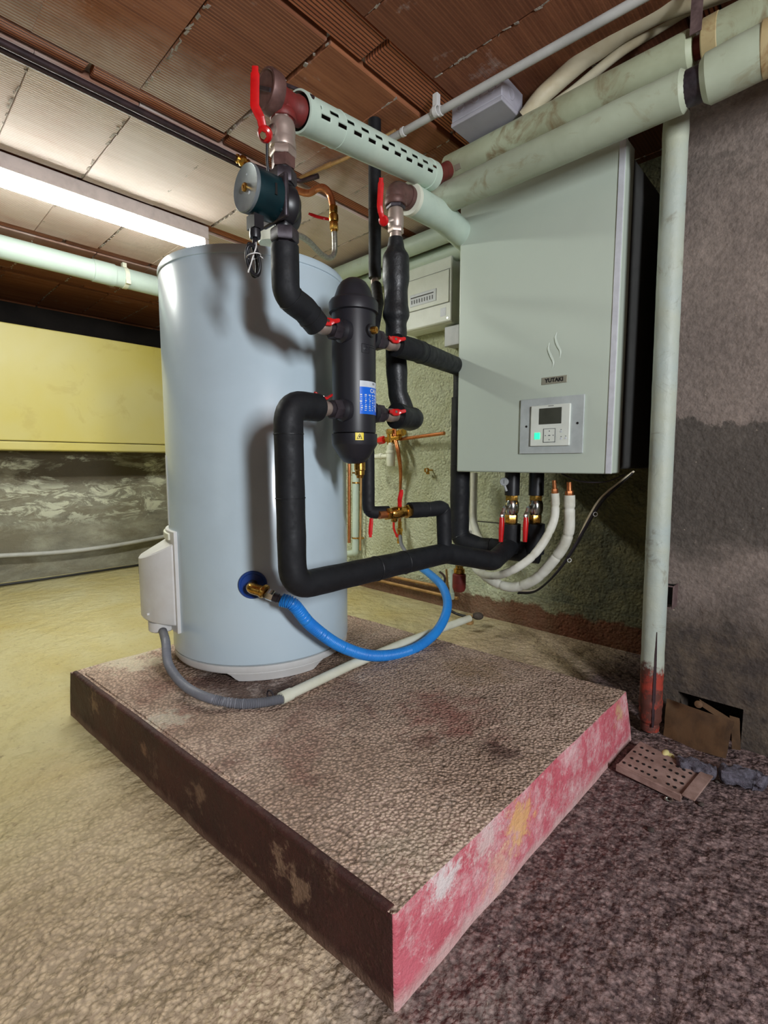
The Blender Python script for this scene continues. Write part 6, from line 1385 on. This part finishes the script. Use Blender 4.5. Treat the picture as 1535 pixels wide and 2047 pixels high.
cvp = mb.build('soot_door', M_['wood_sleeper']); tag(cvp, 'brown rusty metal door plate leaning in front of the hole in the dark wall', 'plate')
hp_ = at(1396, 1408, D=1.14); mb = MB(); mb.lathe([(0.007, 0), (0.0085, 0.002), (0.0085, 0.004), (0.004, 0.006), (0, 0.007)], hp_, (CO-hp_), 20); mb.build('knob', M_['wood_sleeper'], cvp)
mb, P, n = quad_plate('flap', [(1398, 1398), (1466, 1440), (1462, 1452), (1402, 1412)], 0.004, None, '', '', X=[1.425, 1.41, 1.40, 1.415], bump_=0.002); mb.build('door_frame_strip', M_['wood_sleeper'], cvp)
mb, P, n = quad_plate('strip', [(1458, 1430), (1478, 1436), (1480, 1500), (1464, 1498)], 0.005, None, '', '', X=[1.43, 1.43, 1.40, 1.40], bump_=0.003); st2 = mb.build('tin_strip', M_['wood_sleeper']); tag(st2, 'narrow bent tin strip right of the leaning metal plate', 'strip')
def crumple(pts, r, lb_):
    path = dense(spline(pts, 8), 0.004); mb = MB(); n = 20; rs = []
    x, y, z = frame_of(path[1]-path[0])
    for i, p in enumerate(path):
        t = (path[min(i+1, len(path)-1)]-path[max(i-1, 0)]).normalized(); x = (x-t*x.dot(t)).normalized(); y = t.cross(x); u = i/(len(path)-1)
        e_ = min(1, min(u, 1-u)*12+0.35)
        rs.append([p + (x*math.cos(a)+y*math.sin(a))*r*e_*(1+0.55*noise.noise(V((math.cos(a)*1.6, math.sin(a)*1.6, i*0.16)))+0.25*noise.noise(V((math.cos(a)*4, math.sin(a)*4, i*0.5)))) for a in [2*PI*j/n for j in range(n)]])
    mb.rings(rs); o = mb.build('crumpled_sleeve', M_['debris_blue']); tag(o, lb_, 'rubbish', 'crumpled grey sleeves by the dark wall')
crumple([at(1352, 1524, Z=0.022), at(1380, 1529, Z=0.024), at(1412, 1541, Z=0.024), at(1432, 1548, Z=0.022)], 0.015, 'crumpled grey blue sleeve piece on the floor beside the perforated tray')
crumple([at(1436, 1541, Z=0.024), at(1470, 1550, Z=0.026), at(1505, 1557, Z=0.026), at(1532, 1572, Z=0.022)], 0.019, 'crumpled grey blue sleeve piece on the floor at the right edge')
mb = MB(); q = at(1330, 1506, Z=0.02); mb.sphere(q, 0.010, 12, 8, (1.5, 0.8, 0.7)); mb.sphere(q+V((0.004, -0.010, -0.004)), 0.007, 10, 8, (1, 1.2, 0.9)); one(mb, 'plaster_chip', simple('pale_chip', srgb(206, 196, 134), 0.7, c2=srgb(170, 150, 100)), 'small pale yellow plaster chip between the upright pipe and the tray', 'rubble')
mb = MB(); q = at(1337, 1598, Z=0.004); mb.lathe([(0.006, -0.002), (0.0085, -0.001), (0.0085, 0.001), (0.006, 0.002)], q, (0, 0, 1), 20, cap=False); one(mb, 'steel_washer', M_['chrome'], 'small shiny steel washer on the floor in front of the tray', 'washer')
rg = random.Random(11)
for k in range(8):
    px_, py_ = rg.uniform(1290, 1535), rg.uniform(1540, 1660); q = at(px_, py_, Z=0.004); r = rg.uniform(0.002, 0.006)
    if k > 4: q = at(rg.uniform(1300, 1430), rg.uniform(1478, 1515), Z=0.005)
    mb = MB(); mb.sphere(q, r, 8, 6, (rg.uniform(0.7, 1.5), rg.uniform(0.7, 1.4), 0.6)); o = mb.build('rubble_chip', M_['mortar']); tag(o, ['small grey rubble chip scattered on the dark floor near the perforated tray', 'tiny grey rubble chip between the foot of the upright pipe and the leaning plate'][k > 4], 'rubble', ['rubble chips by the tray', 'rubble chips by the upright pipe'][k > 4])

for o in list(bpy.data.objects):
    if '_o' in o: del o['_o']
